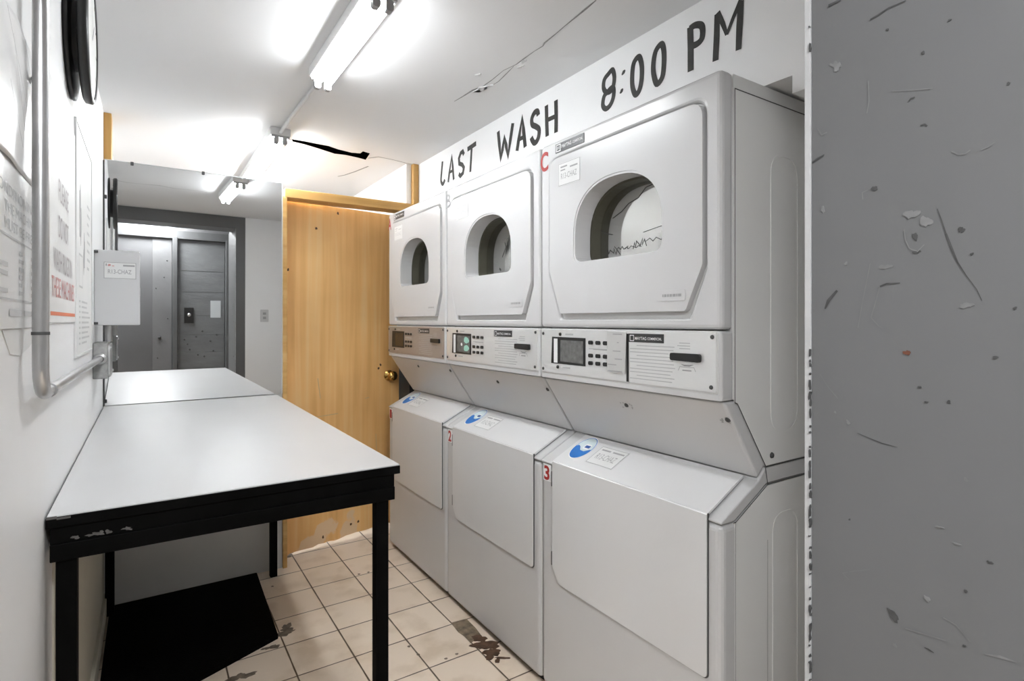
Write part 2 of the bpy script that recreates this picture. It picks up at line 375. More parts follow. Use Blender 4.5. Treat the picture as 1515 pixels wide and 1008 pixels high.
m.ribbon([ceil_pt(*q) for q in ((882,0),(868,12),(852,25),(836,38))], [.004,.007,.006,.003], CO, CR, CU, CN)
m.ribbon([ceil_pt(*q) for q in ((836,38),(822,50),(806,63),(803,68),(790,76),(776,86),(764,95),(745,104),(728,118),(714,128),(700,133),(684,143),(672,150)) ], [.003,.004,.007,.004,.003,.006,.004,.003,.004,.006,.009,.006,.003], CO, CR, CU, CN)
m.ribbon([ceil_pt(*q) for q in ((760,98),(748,110),(738,120),(722,130)) ], [.002,.005,.003,.002], CO, CR, CU, CN)
m.ribbon([(-.15,1.47),(-.06,1.43),(.02,1.44),(.12,1.46),(.22,1.42),(.36,1.44),(.42,1.41)], [.01,.006,.004,.009,.005,.004,.006], CO, CR, CU, CN)
m.build('crack', 'crackline', ceil)
m = MB()
for u, v, a in ((722,128,.02),(712,131,.03),(706,134,.02),(775,90,.012),(770,98,.012),(708,110,.012)):
    p = ceil_pt(u, v); q = blob(p[0], p[1], a*.5, a*1.1, 12, .5, .3)
    m.plate(q, [], CO, CR, CU, CN, 0, .004)
m.build('loose_paint_flake', 'flake', ceil)

# left wall (upper part white, the stretch below the table is cream)
wl = struct(MB().box(XL-.1, XL, YN1, YEND, FL, ZC).build('wall_left', 'wall'))
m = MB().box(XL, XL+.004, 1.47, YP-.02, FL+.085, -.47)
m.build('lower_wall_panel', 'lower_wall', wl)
struct(MB().box(XL, XL+.016, 1.47, YP-.03, FL, FL+.08).build('baseboard_left', M['lower_wall'], bevel=.003))

# partition at the far end: solid part behind the mirror, pine posts, header, door
part = struct(MB().box(XL, .578, YP, YP+.10, FL, .706).build('wall_back', 'partition'))
struct(MB().box(XL, -.136, YP, YP+.09, .706, ZC).build('trim_1', 'post', bevel=.002))
struct(MB().box(1.299, 1.334, YP-.01, YP+.06, .62, ZC).build('trim_2', 'post', bevel=.002))
hd = MB().box(.590, 1.32, YP-.016, YP+.09, .643, .690)
struct(hd.build('trim_3', 'header', bevel=.003))
jb = MB().box(.579, .600, YP-.016, YP+.09, FL, .643).box(.600, .612, YP+.055, YP+.09, FL, .643)
struct(jb.build('trim_4', 'header', bevel=.002))
# white strip of wall end between the post and the room beyond
struct(MB().box(1.268, 2.05, YP+.062, YEND, .66, ZC).box(1.345, 2.05, YP+.062, YEND, FL, .66).build('wall_right_beyond', 'wall'))
struct(MB().box(1.300, 1.343, YP+.062, YP+.30, FL, .655).box(1.300, 1.40, YP+.05, YP+.062, FL, .60).build('trim_12', mat('dark_gap_jamb', (.018, .03, .045), .5, var=.2)))  # jamb deepened against leaking light and coloured dark so the gap looks dark
struct(MB().box(1.268, 1.298, YP+.02, YP+.062, .69, ZC).build('trim_5', 'wall'))
struct(MB().box(XL-.1, 2.1, YEND, YEND+.1, FL, ZC).build('wall_end', 'wall'))

# the wooden door, slightly ajar into the room beyond
ang = math.radians(8.3); dx, dy = math.cos(ang), math.sin(ang)
HX, HY = .604, YP+.098
DR = Vector((dx, dy, 0)); DN = Vector((dy, -dx, 0))
w, bot, top = .697, FL+.006, .652
edge = [(0, 0)]; k = 22
for i in range(1, k): edge.append((w*i/k, .010+.034*(i/k)**.8+random.uniform(-.006, .005)))
edge += [(w, .042), (w, top-bot), (0, top-bot)]
dm = MB().plate(edge, [], (HX, HY, bot), DR, Z_, DN, -.036, 0)
door = dm.build('door_1', 'doorwood', bevel=.0015); struct(door)
# grain follows the leaf: give the leaf its own origin at the hinge foot
for v in door.data.vertices: v.co -= Vector((HX, HY, bot))
door.location = (HX, HY, bot+ZO); door['_o'] = (HX, HY, bot)
def dpt(s, z): return Vector((HX, HY, 0))+DR*s+Z_*z
def dplane0(u, v):
    q = ray(u, v); q = q*(Vector((HX, HY, 0)).dot(DN)/q.dot(DN)); return q
kp = dplane0(575, 555.5)
kn = MB().lathe([(0, .0), (.032, .0), (.032, .006), (.014, .010), (.011, .030), (.020, .036), (.0285, .046), (.0285, .056), (.020, .066), (0, .068)], kp, DN, 28)
kn.build('door_knob', 'brass', door)
m = MB()
def dplane(u, v):
    r = ray(u, v); t = Vector((HX, HY, 0)).dot(DN)/r.dot(DN); p = r*t
    return ((p-Vector((HX, HY, 0))).dot(DR), p.z)
for a, b in (((452,620),(500,612)),((500,650),(510,641)),((470,560),(474,590)),((540,590),(546,588)),((556,642),(558,690)),((448,640),(462,652))):
    m.ribbon([dplane(*a), dplane(*b)], .004, (HX, HY, 0), DR, Z_, DN, .0006)
m.build('scratch', mat('door_scratch', (.64, .45, .24), .5, var=.1), door)
m = MB()
for u, v in ((426,399),(500,316),(468,338),(560,545),(563,540),(530,772),(519,776),(478,795)):
    p = dplane(u, v); m.plate(blob(p[0], p[1], .006, .008, 10, .3), [], (HX, HY, 0), DR, Z_, DN, 0, .0007)
m.build('knot', mat('wood_knot', (.09, .04, .015), .6, var=.3), door)

# wall on the right: boxed-out bulkhead above the machines, and the niche behind
bulk = struct(MB().box(XB, 2.05, .763, YP+.062, .612, ZC).box(XB, 2.05, YN1, .763, .567, ZC).build('wall_right', 'wall'))
struct(MB().box(1.95, 2.05, YN1, YP+.062, FL, .612).build('wall_niche', 'wall'))

# hand painted notice
notice = thing('painted_lettering', 'black hand-brushed LAST WASH 8:00 PM lettering on the wall above the dryers', 'sign', (XB, 1.9, .7))
NO, NR, NU, NN = (XB, 0, 0), -Y_, Z_, -X_
def Bz(zoom, pts):
    x0, y0, k = zoom; out = []
    for q in pts:
        p = P(x0+q[0]/k, y0+q[1]/k, 'X', XB); out.append((-p.y, p.z))
    return out
ZA = (880, 0, 5.930); ZB = (640, 140, 7.2)
def S(z, w, *pts):
    return (z, w, pts)
letters = [
 ('letter', [S(ZB, 0.0205, (107,712),(100,790),(93,870),(92,925),(108,955),(122,935),(132,905))]),
 ('letter', [S(ZB, 0.0205, (168,935),(180,830),(205,665),(215,760),(226,908)), S(ZB, 0.0151, (182,830),(222,808))]),
 ('letter', [S(ZB, 0.0216, (335,640),(322,605),(300,625),(282,680),(285,735),(318,748),(334,780),(325,835),(298,868),(280,845))]),
 ('letter', [S(ZB, 0.0238, (372,585),(415,555),(465,520)), S(ZB, 0.0194, (418,560),(411,690),(403,825))]),
 ('letter', [S(ZB, 0.0238, (700,392),(712,530),(727,675),(745,590),(766,470),(785,545),(805,645),(830,480),(856,305))]),
 ('letter', [S(ZB, 0.0238, (900,600),(920,470),(955,260),(970,380),(988,560)), S(ZB, 0.0184, (920,480),(985,445))]),
 ('letter', [S(ZB, 0.0238, (1128,222),(1118,180),(1085,195),(1058,260),(1064,320),(1100,340),(1134,370),(1132,440),(1112,495),(1085,515),(1062,485),(1052,455))]),
 ('letter', [S(ZB, 0.0227, (1213,115),(1217,280),(1222,445)), S(ZB, 0.0227, (1315,60),(1318,240),(1316,405)), S(ZB, 0.0184, (1217,275),(1315,230))]),
 ('numeral', [S(ZA, 0.0186, (155,615),(120,650),(85,700),(78,770),(100,808),(140,800),(165,745),(172,670),(155,615)),
              S(ZA, 0.0186, (110,810),(82,850),(72,925),(98,955),(135,925),(162,860),(168,790),(150,770),(110,810))]),
 ('colon_dot', [S(ZA, [.006,.014,.010,.004], (268,615),(255,632),(245,648),(238,660))]), ('colon_dot', [S(ZA, [.006,.014,.010,.004], (248,778),(238,795),(230,810),(220,820))]),
 ('numeral', [S(ZA, 0.0198, (388,500),(345,550),(330,650),(332,760),(358,830),(392,790),(412,690),(412,570),(388,500))]),
 ('numeral', [S(ZA, 0.0198, (585,388),(540,440),(518,530),(516,640),(545,735),(592,680),(608,560),(606,440),(585,388))]),
 ('letter', [S(ZA, 0.0222, (838,235),(842,420),(842,625)), S(ZA, 0.0198, (832,255),(880,222),(932,222),(948,265),(940,340),(900,385),(845,408))]),
 ('letter', [S(ZA, [.018,.020,.020], (1075,120),(1070,330),(1060,535)), S(ZA, [.015,.014,.010], (1080,108),(1125,210),(1160,305)), S(ZA, [.010,.012,.016], (1160,305),(1215,160),(1285,0)), S(ZA, [.018,.020,.017], (1285,10),(1272,220),(1262,440))]),
]
def smooth(q, n=5):
    q = [Vector(p) for p in q]; closed = (q[0]-q[-1]).length < 1e-6; out = []; k = len(q)
    for i in range(k-1):
        p1, p2 = q[i], q[i+1]
        p0 = q[i-1] if i else (q[-2] if closed else p1); p3 = q[i+2] if i+2 < k else (q[1] if closed else p2)
        for j in range(n):
            t = j/n; out.append(.5*(2*p1+(p2-p0)*t+(2*p0-5*p1+4*p2-p3)*t*t+(3*p1-p0-3*p2+p3)*t**3))
    out.append(q[-1]); return [tuple(p) for p in out]
for nm, strokes in letters:
    m = MB()
    for i, (z, w, pts) in enumerate(strokes):
        q = Bz(z, pts)
        if not isinstance(w, list) and len(q) in (7, 8, 9, 12, 13) and pts[0] != (700, 392): q = smooth(q)
        m.ribbon(q, w, NO, NR, NU, NN, .0006+.0002*i)
    m.build(nm, 'letter', notice)

# doorway wall on our side and its grey painted reveal
JX, JL = .765, -.119
wn = struct(MB().box(JX+.004, 2.05, YN0, YN1, FL, ZC).box(XL-.1, JL-.004, YN0, YN1, FL, ZC).box(JL-.004, JX+.004, YN0, YN1, .825, ZC).box(XL-.1, 2.05, YN0, YN0+.1, ZC+.06, 1.15).build('wall_front', 'wall'))
j = MB().box(JX, JX+.004, -.02, YN1-.006, FL, .825)
jr = struct(MB().box(JX, JX+.0045, .0, YN1-.004, FL, .82).box(JX+.0045, JX+.3, .0, YN0+.002, FL, 1.15).build('trim_6', 'jamb'))
struct(MB().box(JL-.0045, JL, YN0-.05, YN1-.004, FL, .82).box(JL, JX, YN0-.03, YN1-.004, .82, .8245).build('trim_7', 'jamb'))
# flat grey casing on the room face of that wall
cs = MB().box(JX, .844, YN1, YN1+.004, FL, ZC-.001).box(-.155, JL, YN1, YN1+.004, FL, ZC-.001).box(-.155, .844, YN1, YN1+.0039, .82, ZC-.001)
struct(cs.build('trim_8', 'jamb', bevel=.002))
# white corner strip along the reveal with chips through to dark
strip = struct(MB().box(JX-.0025, JX, YN1-.0025, YN1+.0046, FL, .818).build('trim_9', mat('corner_strip', (.42, .42, .42), .5, var=.08, scale=20)))
JO, JR, JU, JN = (JX, 0, 0), -Y_, Z_, -X_
def jp(u, v): p = P(u, v, 'X', JX); return (-p.y, p.z)
m = MB()
random.seed(11)
for v in list(range(522, 1005, 15))+[540,584,666,672,770,945,976,40,75]:
    vv = v+random.uniform(-4, 4); p = jp(1199+random.uniform(0, 1.5), vv)
    h = random.choice([.0015,.002,.003,.006,.009]); m.plate(blob(p[0], p[1], random.uniform(.0005,.0011), h*.8, 9, .4), [], JO, JR, JU, JN, 0, .0042+random.uniform(0, .0003))
m.build('paint_chip', 'scratch', strip)
# dents, scuffs and scratches in the grey reveal
m = MB(); m2 = MB(); m3 = MB(); m4 = MB()
def sc(mb, pts, w): mb.ribbon([jp(*q) for q in pts], w, JO, JR, JU, JN, .0005+random.uniform(0, .0004))
def spot(mb, u, v, rx, ry, rot=0, j=.35):
    p = jp(u, v); mb.plate(blob(p[0], p[1], rx, ry, 16, j, rot), [], JO, JR, JU, JN, 0, .0006+random.uniform(0, .0004))
sc(m, ((1288,29),(1300,22),(1315,12),(1341,1)), [.0016,.0022,.0018,.0012]); sc(m, ((1226,9),(1236,4),(1245,0)), [.004,.003,.002])
sc(m, ((1202,241),(1210,235),(1220,229)), [.0025,.003,.0015]); sc(m, ((1221,457),(1226,445),(1239,430)), [.002,.0045,.003])
sc(m, ((1387,309),(1393,325),(1400,346)), [.0006,.001,.0012]); sc(m, ((1400,346),(1410,372),(1417,388),(1430,408)), [.0018,.0022,.0014,.0008]); sc(m, ((1430,408),(1445,428),(1453,445)), [.0008,.0008,.0006])
sc(m, ((1302,424),(1312,420),(1332,419)), [.0018,.002,.0012]); sc(m2, ((1302,424),(1296,447),(1289,470),(1300,482),(1318,492)), .0009)
sc(m2, ((1288,390),(1282,420),(1276,450),(1270,485)), .0008)
sc(m, ((1269,641),(1285,648),(1305,656),(1328,662)), [.0006,.0012,.0012,.0006]); sc(m2, ((1213,553),(1225,572),(1240,590)), .0008); sc(m2, ((1247,848),(1265,845),(1287,843)), .0008); sc(m2, ((1247,848),(1256,858)), .0007)
sc(m2, ((1320,135),(1345,134),(1380,131)), .0008); sc(m2, ((1408,224),(1418,229),(1428,228),(1436,222)), .0012); sc(m2, ((1452,222),(1462,218),(1473,210)), .0012)
sc(m2, ((1396,914),(1415,925),(1436,950)), .0012); sc(m2, ((1458,968),(1480,972),(1505,980)), [.001,.003,.001]); sc(m2, ((1340,930),(1360,936),(1400,948)), .0012); sc(m, ((1368,958),(1374,961),(1382,966)), [.001,.002,.001])
sc(m2, ((1210,190),(1216,200),(1224,196)), .0015); sc(m2, ((1228,95),(1238,100),(1246,97)), .003)
sc(m, ((1345,150),(1348,146),(1354,144)), .0016); sc(m, ((1362,186),(1368,184),(1372,187)), .0018)
for u, v, a, b in ((1294,279,.004,.0025),(1423,340,.003,.003),(1438,376,.0015,.0015),(1354,350,.003,.004),(1356,373,.004,.002),(1313,44,.0015,.0015),(1366,78,.0018,.0018),(1405,30,.002,.001),(1502,456,.0015,.0015),(1404,595,.0018,.0018),(1473,529,.002,.002),(1463,832,.0018,.0014),(1467,833,.0015,.0012),(1429,875,.0016,.0016),(1361,573,.0018,.0014),(1371,595,.0018,.001),(1257,769,.0012,.0012),(1492,124,.0016,.0016),(1427,956,.002,.001)):
    spot(m, u, v, a, b)
spot(m, 1322, 911, .0068, .0045, 2.4, .35)
for u, v, a, b in ((1349,317,.008,.005),(1430,452,.006,.003),(1238,98,.004,.008),(1310,395,.007,.003),(1390,780,.004,.001),(1416,805,.004,.001),(1429,710,.002,.002),(1218,310,.002,.005),(1372,886,.003,.003),(1324,955,.002,.002)):
    spot(m2, u, v, a, b)
spot(m3, 1370, 328, .006, .006); spot(m3, 1252, 390, .002, .002); spot(m3, 1236, 610, .0015, .0015); spot(m3, 1255, 625, .0015, .004, .4)
sc(m3, ((1338,340),(1340,355),(1346,368),(1358,372),(1368,362)), .001); sc(m3, ((1277,295),(1276,285),(1285,281)), .0008); sc(m3, ((1285,120),(1286,150),(1283,168)), .0012)
spot(m4, 1342, 522, .0036, .003)
m.build('scuff', 'scratch', jr); m2.build('faint_scuff', 'scratch2', jr); m3.build('pale_chip', 'palechip', jr); m4.build('rust_spot', 'rust', jr)

# ------------------------------------------------------------------ hallway behind us (seen in the mirror)
struct(MB().box(-1.3, -1.2, -1.1, YN0, FL, 1.15).build('wall_hallway_left', 'hall'))
struct(MB().box(2.05, 2.15, -1.1, YN0, FL, 1.15).build('wall_hallway_right', 'hall'))
struct(MB().box(-1.2, 2.05, -1.05, -.97, FL, 1.15).build('wall_hallway_back', 'hall'))
d2 = struct(MB().box(-.30, .352, -.97, -.945, FL, .84).build('door_2', 'hall_dark', bevel=.002))
MB().box(.176, .352, -.945, -.938, FL, .83).build('stile', 'hall', d2, bevel=.001)
m = MB().lathe([(0,0),(.016,0),(.016,.012),(.008,.016),(0,.016)], (.24,-.938,-.226), Y_, 16); m.build('lock_cylinder', 'black', d2)
m = MB()
for z in (.60,.30,-.02,-.44,.42): m.lathe([(0,0),(.007,0),(.006,.003),(0,.004)], (.24+random.uniform(-.05,.08),-.938,z), Y_, 10)
m.build('bolt', 'black', d2)
struct(MB().box(.356, .400, -.97, -.90, FL, .86).box(-.4, .93, -.97, -.91, .84, .93).box(.868, .93, -.97, -.90, FL, .86).build('trim_10', mat('hall_frame', (.085,.087,.089), .45, var=.1, scale=5), bevel=.003))
d3 = MB().box(.404, .864, -.97, -.95, FL, .838)
d3 = struct(d3.build('door_3', 'hall_board', bevel=.002))
m = MB()
z = FL+.05; random.seed(5)
for h in (.22, .2, .24, .17, .19, .21, .26, .23, .2, .16): 
    if z+h < .84: m.box(.43, .86, -.95, -.9475+random.uniform(-.001,.001), z+.003, z+h-.003); z += h
m.build('boarding', 'hall_board', d3, bevel=.001)
MB().box(.466, .556, -.948, -.936, -.07, .10).build('keypad', 'black', d3, bevel=.003)
MB().lathe([(0,0),(.018,0),(.016,.006),(0,.008)], (.512,-.936,.02), Y_, 16).build('push_button', 'steel', d3)
MB().box(.72, .822, -.947, -.9455, -.01, .18).build('paper_notice', mat('paper_grey', (.42,.44,.45), .5, var=.05), d3)
m = MB()
for x, z in ((.5,-.30),(.58,-.22),(.64,-.16),(.47,-.25),(.72,-.27),(.66,-.44),(.78,-.2),(.52,-.36),(.6,-.42),(.75,-.38)):
    m.lathe([(0,0),(.009,0),(.007,.002),(0,.003)], (x,-.9465,z), Y_, 9)
m.build('bolt_hole', 'scratch', d3)
for lx, ly, lab in ((-.95, -.62, 'added fill lamp, out of view, at the left end of the grey hallway'), (.15, -.75, 'added fill lamp, out of view, before the boarded hallway door')):  # unseen lamps added to fill the lower room with light
    hl = thing('hallway_fill_lamp', lab, 'fill lamp', (lx, ly, 1.15), 'hallway fill lamps')
    MB().lathe([(0,0),(.19,0),(.19,-.03),(.17,-.035),(0,-.035)], (lx, ly, 1.15), Z_, 40).build('lamp_base', 'fixture', hl)
    MB().lathe([(.17,-.035),(.165,-.06),(.13,-.085),(.07,-.10),(0,-.104)], (lx, ly, 1.15), Z_, 40).build('lamp_shade', 'hall_fill', hl)

# socket on the room side of the doorway wall (seen in the mirror)
o = thing('wall_outlet', 'small white wall socket beside the grey doorway casing, seen in the mirror', 'outlet', (1.01, YN1, .02))
MB().plate(roundpoly([(-.036,-.058),(.036,-.058),(.036,.058),(-.036,.058)], .006), [], (1.01, YN1, .02), X_, Z_, Y_, 0, .006).build('cover_plate', 'enamel', o, bevel=.0015)
MB().box(.996,1.024,YN1+.006,YN1+.0075,-.012,.012).box(.996,1.024,YN1+.006,YN1+.0075,.03,.052).build('socket_face', 'print', o)

# ------------------------------------------------------------------ stacked laundry machines
XM = 1.141
MW = .724
def arch(y0):
    c, hw, zb, zs, zt = y0+.3575, .1855, .182, .268, .434
    pts = []
    for k in range(25):
        t = -1+2*k/24
        pts.append((c+hw*math.sin(t*math.pi/2), zs+(zt-zs)*(max(0, 1-abs(math.sin(t*math.pi/2))**2.35))**(1/2.35)))
    b = roundpoly([(c+hw, zs), (c+hw, zb), (c-hw, zb), (c-hw, zs)], [0, .045, .045, 0], 6)
    return pts+b[1:-1]
def shrink(poly, d):
    cx = sum(p[0] for p in poly)/len(poly); cz = sum(p[1] for p in poly)/len(poly)
    out = []; n = len(poly)
    for i in range(n):
        a, b, c = Vector(poly[i-1]), Vector(poly[i]), Vector(poly[(i+1) % n])
        t = (c-a).normalized(); nn = Vector((-t.y, t.x))
        if nn.dot(Vector((cx, cz))-b) < 0: nn = -nn
        out.append(tuple(b+nn*d))
    return out
OX, RX, UX, NX = (XM, 0, 0), Y_, Z_, -X_          # outlines on machine fronts are (y, z)
TR_ = -Y_                                          # reading direction on the fronts
SLU = Vector((.15, 0, .074)).normalized(); SLN = Vector((-.074, 0, .15)).normalized()
def machine(y0, L, num, label, cfg):
    y1 = y0+MW
    t = thing('stacked_washer_dryer', label, 'washer dryer', (XM+.36, y0+MW/2, FL), 'stacked washer dryers')
    # ---------- dryer cabinet
    pocket = roundpoly([(y0+.045, .548), (y0+.672, .548), (y0+.672, .168), (y0+.612, .008), (y0+.098, .008), (y0+.045, .138)], [.045, .045, .03, .012, .012, .03])
    m = MB()
    m.plate([(y0, -.019), (y1, -.019), (y1, .606), (y0, .606)], [pocket], OX, RX, UX, NX, -.047, 0)
    cab = m.build('dryer_cabinet', 'enamel', t, bevel=.012, seg=3)
    m = MB()
    m.box(XM+.049, XM+.72, y0+.002, y0+.03, -.19, .604).box(XM+.049, XM+.72, y1-.03, y1-.002, -.19, .604).box(XM+.049, XM+.72, y0+.03, y1-.03, .58, .604).box(XM+.69, XM+.72, y0+.03, y1-.03, -.01, .58).box(XM+.049, XM+.72, y0+.03, y1-.03, -.19, -.01)
    m.build('body_shell', 'enamel_side', cab)
    # pocket behind the door
    wa = arch(y0)
    hole = shrink(wa, -.004)
    m = MB().plate(shrink(pocket, -.004), [hole], OX, RX, UX, NX, -.046, -.013)
    m.build('door_pocket', 'plastic', cab)
    # ---------- dryer door
    dd = roundpoly([(y0+.0495, .5435), (y0+.6675, .5435), (y0+.6675, .170), (y0+.6085, .027), (y0+.1015, .027), (y0+.0495, .142)], [.04, .04, .03, .012, .012, .03])
    door = MB().plate(dd, [wa], OX, RX, UX, NX, -.0125, .006).build('dryer_door', 'enamel', t, bevel=.005, seg=3)
    inn = shrink(wa, .007)
    MB().plate(wa, [inn], OX, RX, UX, NX, -.060, .004).build('window_surround', 'enamel', door, bevel=.003)
    MB().plate(shrink(wa, .006), [shrink(wa, .014)], OX, RX, UX, NX, -.104, -.0605).build('window_gasket', 'gasket', door)
    MB().plate(shrink(wa, .012), [], OX, RX, UX, NX, -.101, -.097).build('window_glass', 'glass', door)
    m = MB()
    if cfg['squiggle']:  # dark squiggles laid just in front of the window glass
        for pts, w_ in cfg['squiggle']:
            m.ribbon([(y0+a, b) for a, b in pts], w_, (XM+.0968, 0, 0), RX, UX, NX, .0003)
        m.build('glass_squiggle', mat('squiggle_dark', (.08, .08, .075), .8, var=.4, scale=40), door)
    # lower right rating plate with a raised rim
    rp = roundpoly([(y0+.100, .054), (y0+.194, .054), (y0+.194, .083), (y0+.100, .083)], .007)
    MB().plate(rp, [], OX, RX, UX, NX, .006, .0075).build('rating_plate', 'enamel', door, bevel=.0008)
    m = MB(); x = y0+.112
    for wd in (.012, .006, .012, .010, .008, .010, .006): m.quad(x, x+wd-.002, .065, .072, OX, RX, UX, NX, .0080); x += wd
    m.build('rating_print', 'print', door)
    # hinge leaves on the far side
    for za, zb in ((.40, .445), (.19, .235)): MB().box(XM-.003, XM+.004, y0+.666, y0+.671, za, zb).build('hinge', 'seam', door)
    # ---------- drum
    m = MB().lathe([(.262, .110), (.262, .60), (0, .60)], (XM, y0+.3575, .29), X_, 48)
    m.build('drum', 'drum', t)
    # ---------- price sticker on the door
    st = MB().plate(roundpoly([(y0+.508, .446), (y0+.618, .446), (y0+.618, .521), (y0+.508, .521)], .004), [], OX, RX, UX, NX, .006, .0066).build('price_sticker', 'paper', t)
    m = MB(); fr = [(y0+.510,.448),(y0+.616,.448),(y0+.616,.519),(y0+.510,.519),(y0+.510,.448)]
    m.ribbon(fr, .0016, OX, RX, UX, NX, .0069)
    m.text('R13-CHAZ', (XM, y0+.604, .468), TR_, Z_, NX, .019, .080, .0070)
    m.quad(y0+.52, y0+.558, .498, .503, OX, RX, UX, NX, .0070).quad(y0+.572, y0+.606, .505, .510, OX, RX, UX, NX, .0070).quad(y0+.582, y0+.606, .495, .499, OX, RX, UX, NX, .0070)
    m.build('sticker_print', 'printlight' if L != 'C' else 'print', st)
    # ---------- badge above the door
    bd = MB().box(XM-.002, XM, y0+.495, y0+.640, .5625, .5925).build('maker_badge', cfg['badge'], t, bevel=.0006)
    m = MB(); OB = (XM-.002, 0, 0)
    m.ribbon([(y0+.634,.567),(y0+.613,.567),(y0+.613,.588),(y0+.634,.588),(y0+.634,.567)], .003, OB, RX, UX, NX, .0005)
    m.text('M', (XM-.002, y0+.629, .572), TR_, Z_, NX, .011, None, .0006, .02)
    m.text('MAYTAG', (XM-.002, y0+.606, .573), TR_, Z_, NX, .0115, .050, .0006, .015)
    m.text('COMMERCIAL', (XM-.002, y0+.551, .574), TR_, Z_, NX, .0085, .050, .0006, .015)
    m.build('badge_lettering', 'white', bd)
    # ---------- dryer letter
    MB().text(L, (XM, y0+.731-.006, .520), TR_, Z_, NX, .064, .044, .0008, .025).build('letter_decal', cfg['lcol'], t)
    # ---------- control console
    m = MB().plate([(y0, -.192), (y1, -.192), (y1, -.0225), (y0, -.0225)], [], OX, RX, UX, NX, -.047, 0)
    con = m.build('control_console', 'enamel', t, bevel=.007, seg=3)
    pr = roundpoly([(y0+.012, -.171), (y0+.716, -.171), (y0+.716, -.0265), (y0+.012, -.0265)], .004)
    MB().plate(shrink(pr, -.004), [], OX, RX, UX, NX, 0, .0012).build('panel_rim', 'plastic', con, bevel=.0005)
    cp = MB().plate(pr, [], OX, RX, UX, NX, .0012, .0032).build('control_panel', cfg['panel'], t, bevel=.0006)
    OPn = (XM-.0032, 0, 0)
    m = MB().plate([(y0+.486, -.139), (y0+.660, -.139), (y0+.655, -.050), (y0+.486, -.051)], [], OPn, RX, UX, NX, 0, .0012)
    m.build('display_bezel', 'black', cp)
    MB().plate([(y0+.496, -.132), (y0+.610, -.130), (y0+.608, -.060), (y0+.496, -.061)], [], OPn, RX, UX, NX, .0012, .002).build('display_screen', cfg['lcd'], cp)
    if L != 'A':
        MB().quad(y0+.625, y0+.645, -.136, -.056, OPn, RX, UX, NX, .0016).build('bezel_strip', 'white', cp)
    if L == 'B':
        m = MB()
        for z in (-.079, -.113): m.plate(blob(y0+.525, z, .022, .014, 18, .12), [], OPn, RX, UX, NX, .002, .0024)
        m.build('screen_label', 'green', cp)
        MB().plate(blob(y0+.568, -.098, .007, .007, 12, .1), [], OPn, RX, UX, NX, .002, .0024).build('screen_glint', 'white', cp)
    for r_, z in enumerate((-.064, -.104, -.127)):
        for c_ in (.461, .428, .395):
            MB().plate(roundpoly([(y0+c_-.010, z-.006), (y0+c_+.010, z-.006), (y0+c_+.010, z+.006), (y0+c_-.010, z+.006)], .005), [], OPn, RX, UX, NX, 0, .003).build('button', 'black', cp, bevel=.0008)
    m = MB()
    for a, b, z in ((.385, .470, -.083), (.385, .45, -.0845)): m.quad(y0+a, y0+b, z-.0012, z+.0012, OPn, RX, UX, NX, .0006)
    for a, b, z in ((.545, .585, -.041), (.56, .60, -.150)): m.quad(y0+a, y0+b, z-.0025, z+.0025, OPn, RX, UX, NX, .0006)
    random.seed(3)
    for i in range(11):
        z = -.066-.0092*i; a = .135+(.06*random.random() if i % 3 == 2 else .01*random.random())
        m.quad(y0+a, y0+(.295 if i % 3 else .27), z-.0011, z+.0011, OPn, RX, UX, NX, .0006)
    for i in range(3): m.quad(y0+.088, y0+.122+.006*(i % 2), -.0555-.007*i, -.0533-.007*i, OPn, RX, UX, NX, .0006)
    m.build('printed_text', 'printlight', cp)
    for a, z in ((.612, -.041), (.625, -.150)): MB().lathe([(0, 0), (.006, 0), (.005, .003), (0, .0035)], (XM-.0032, y0+a, z), NX, 12).build('indicator_lamp', 'black', cp)
    bd = MB().box(XM-.0045, XM-.0032, y0+.173, y0+.301, -.057, -.033).build('panel_badge', 'badge', cp)
    m = MB(); OB = (XM-.0045, 0, 0)
    m.ribbon([(y0+.294,-.053),(y0+.280,-.053),(y0+.280,-.038),(y0+.294,-.038),(y0+.294,-.053)], .002, OB, RX, UX, NX, .0004)
    m.text('MAYTAG', (XM-.0045, y0+.275, -.050), TR_, Z_, NX, .0085, .042, .0005, .01)
    m.text('COMMERCIAL', (XM-.0045, y0+.229, -.0495), TR_, Z_, NX, .007, .050, .0005, .01)
    m.build('panel_badge_lettering', 'white', cp)
    MB().plate(roundpoly([(y0+.054, -.101), (y0+.146, -.099), (y0+.146, -.080), (y0+.054, -.080)], .006), [], OPn, RX, UX, NX, 0, .009).build('card_slot', 'black', cp, bevel=.003)
    m = MB().ribbon([(y0+.116, -.108), (y0+.105, -.111), (y0+.090, -.111), (y0+.078, -.108)], [.001, .0035, .0035, .001], OPn, RX, UX, NX, .0007)
    m.ribbon([(y0+.125,-.125),(y0+.120,-.115),(y0+.076,-.115),(y0+.071,-.125)], .0012, OPn, RX, UX, NX, .0006)
    m.quad(y0+.084, y0+.112, -.125, -.122, OPn, RX, UX, NX, .0006)
    m.build('slot_arrow', 'print', cp)
    for a, z in ((.023, -.037), (.026, -.159), (.706, -.040), (.706, -.160)):
        MB().lathe([(0, 0), (.0055, 0), (.0048, .0022), (0, .0026)], (XM-.0032, y0+a, z), NX, 12).build('panel_screw', 'seam', cp)
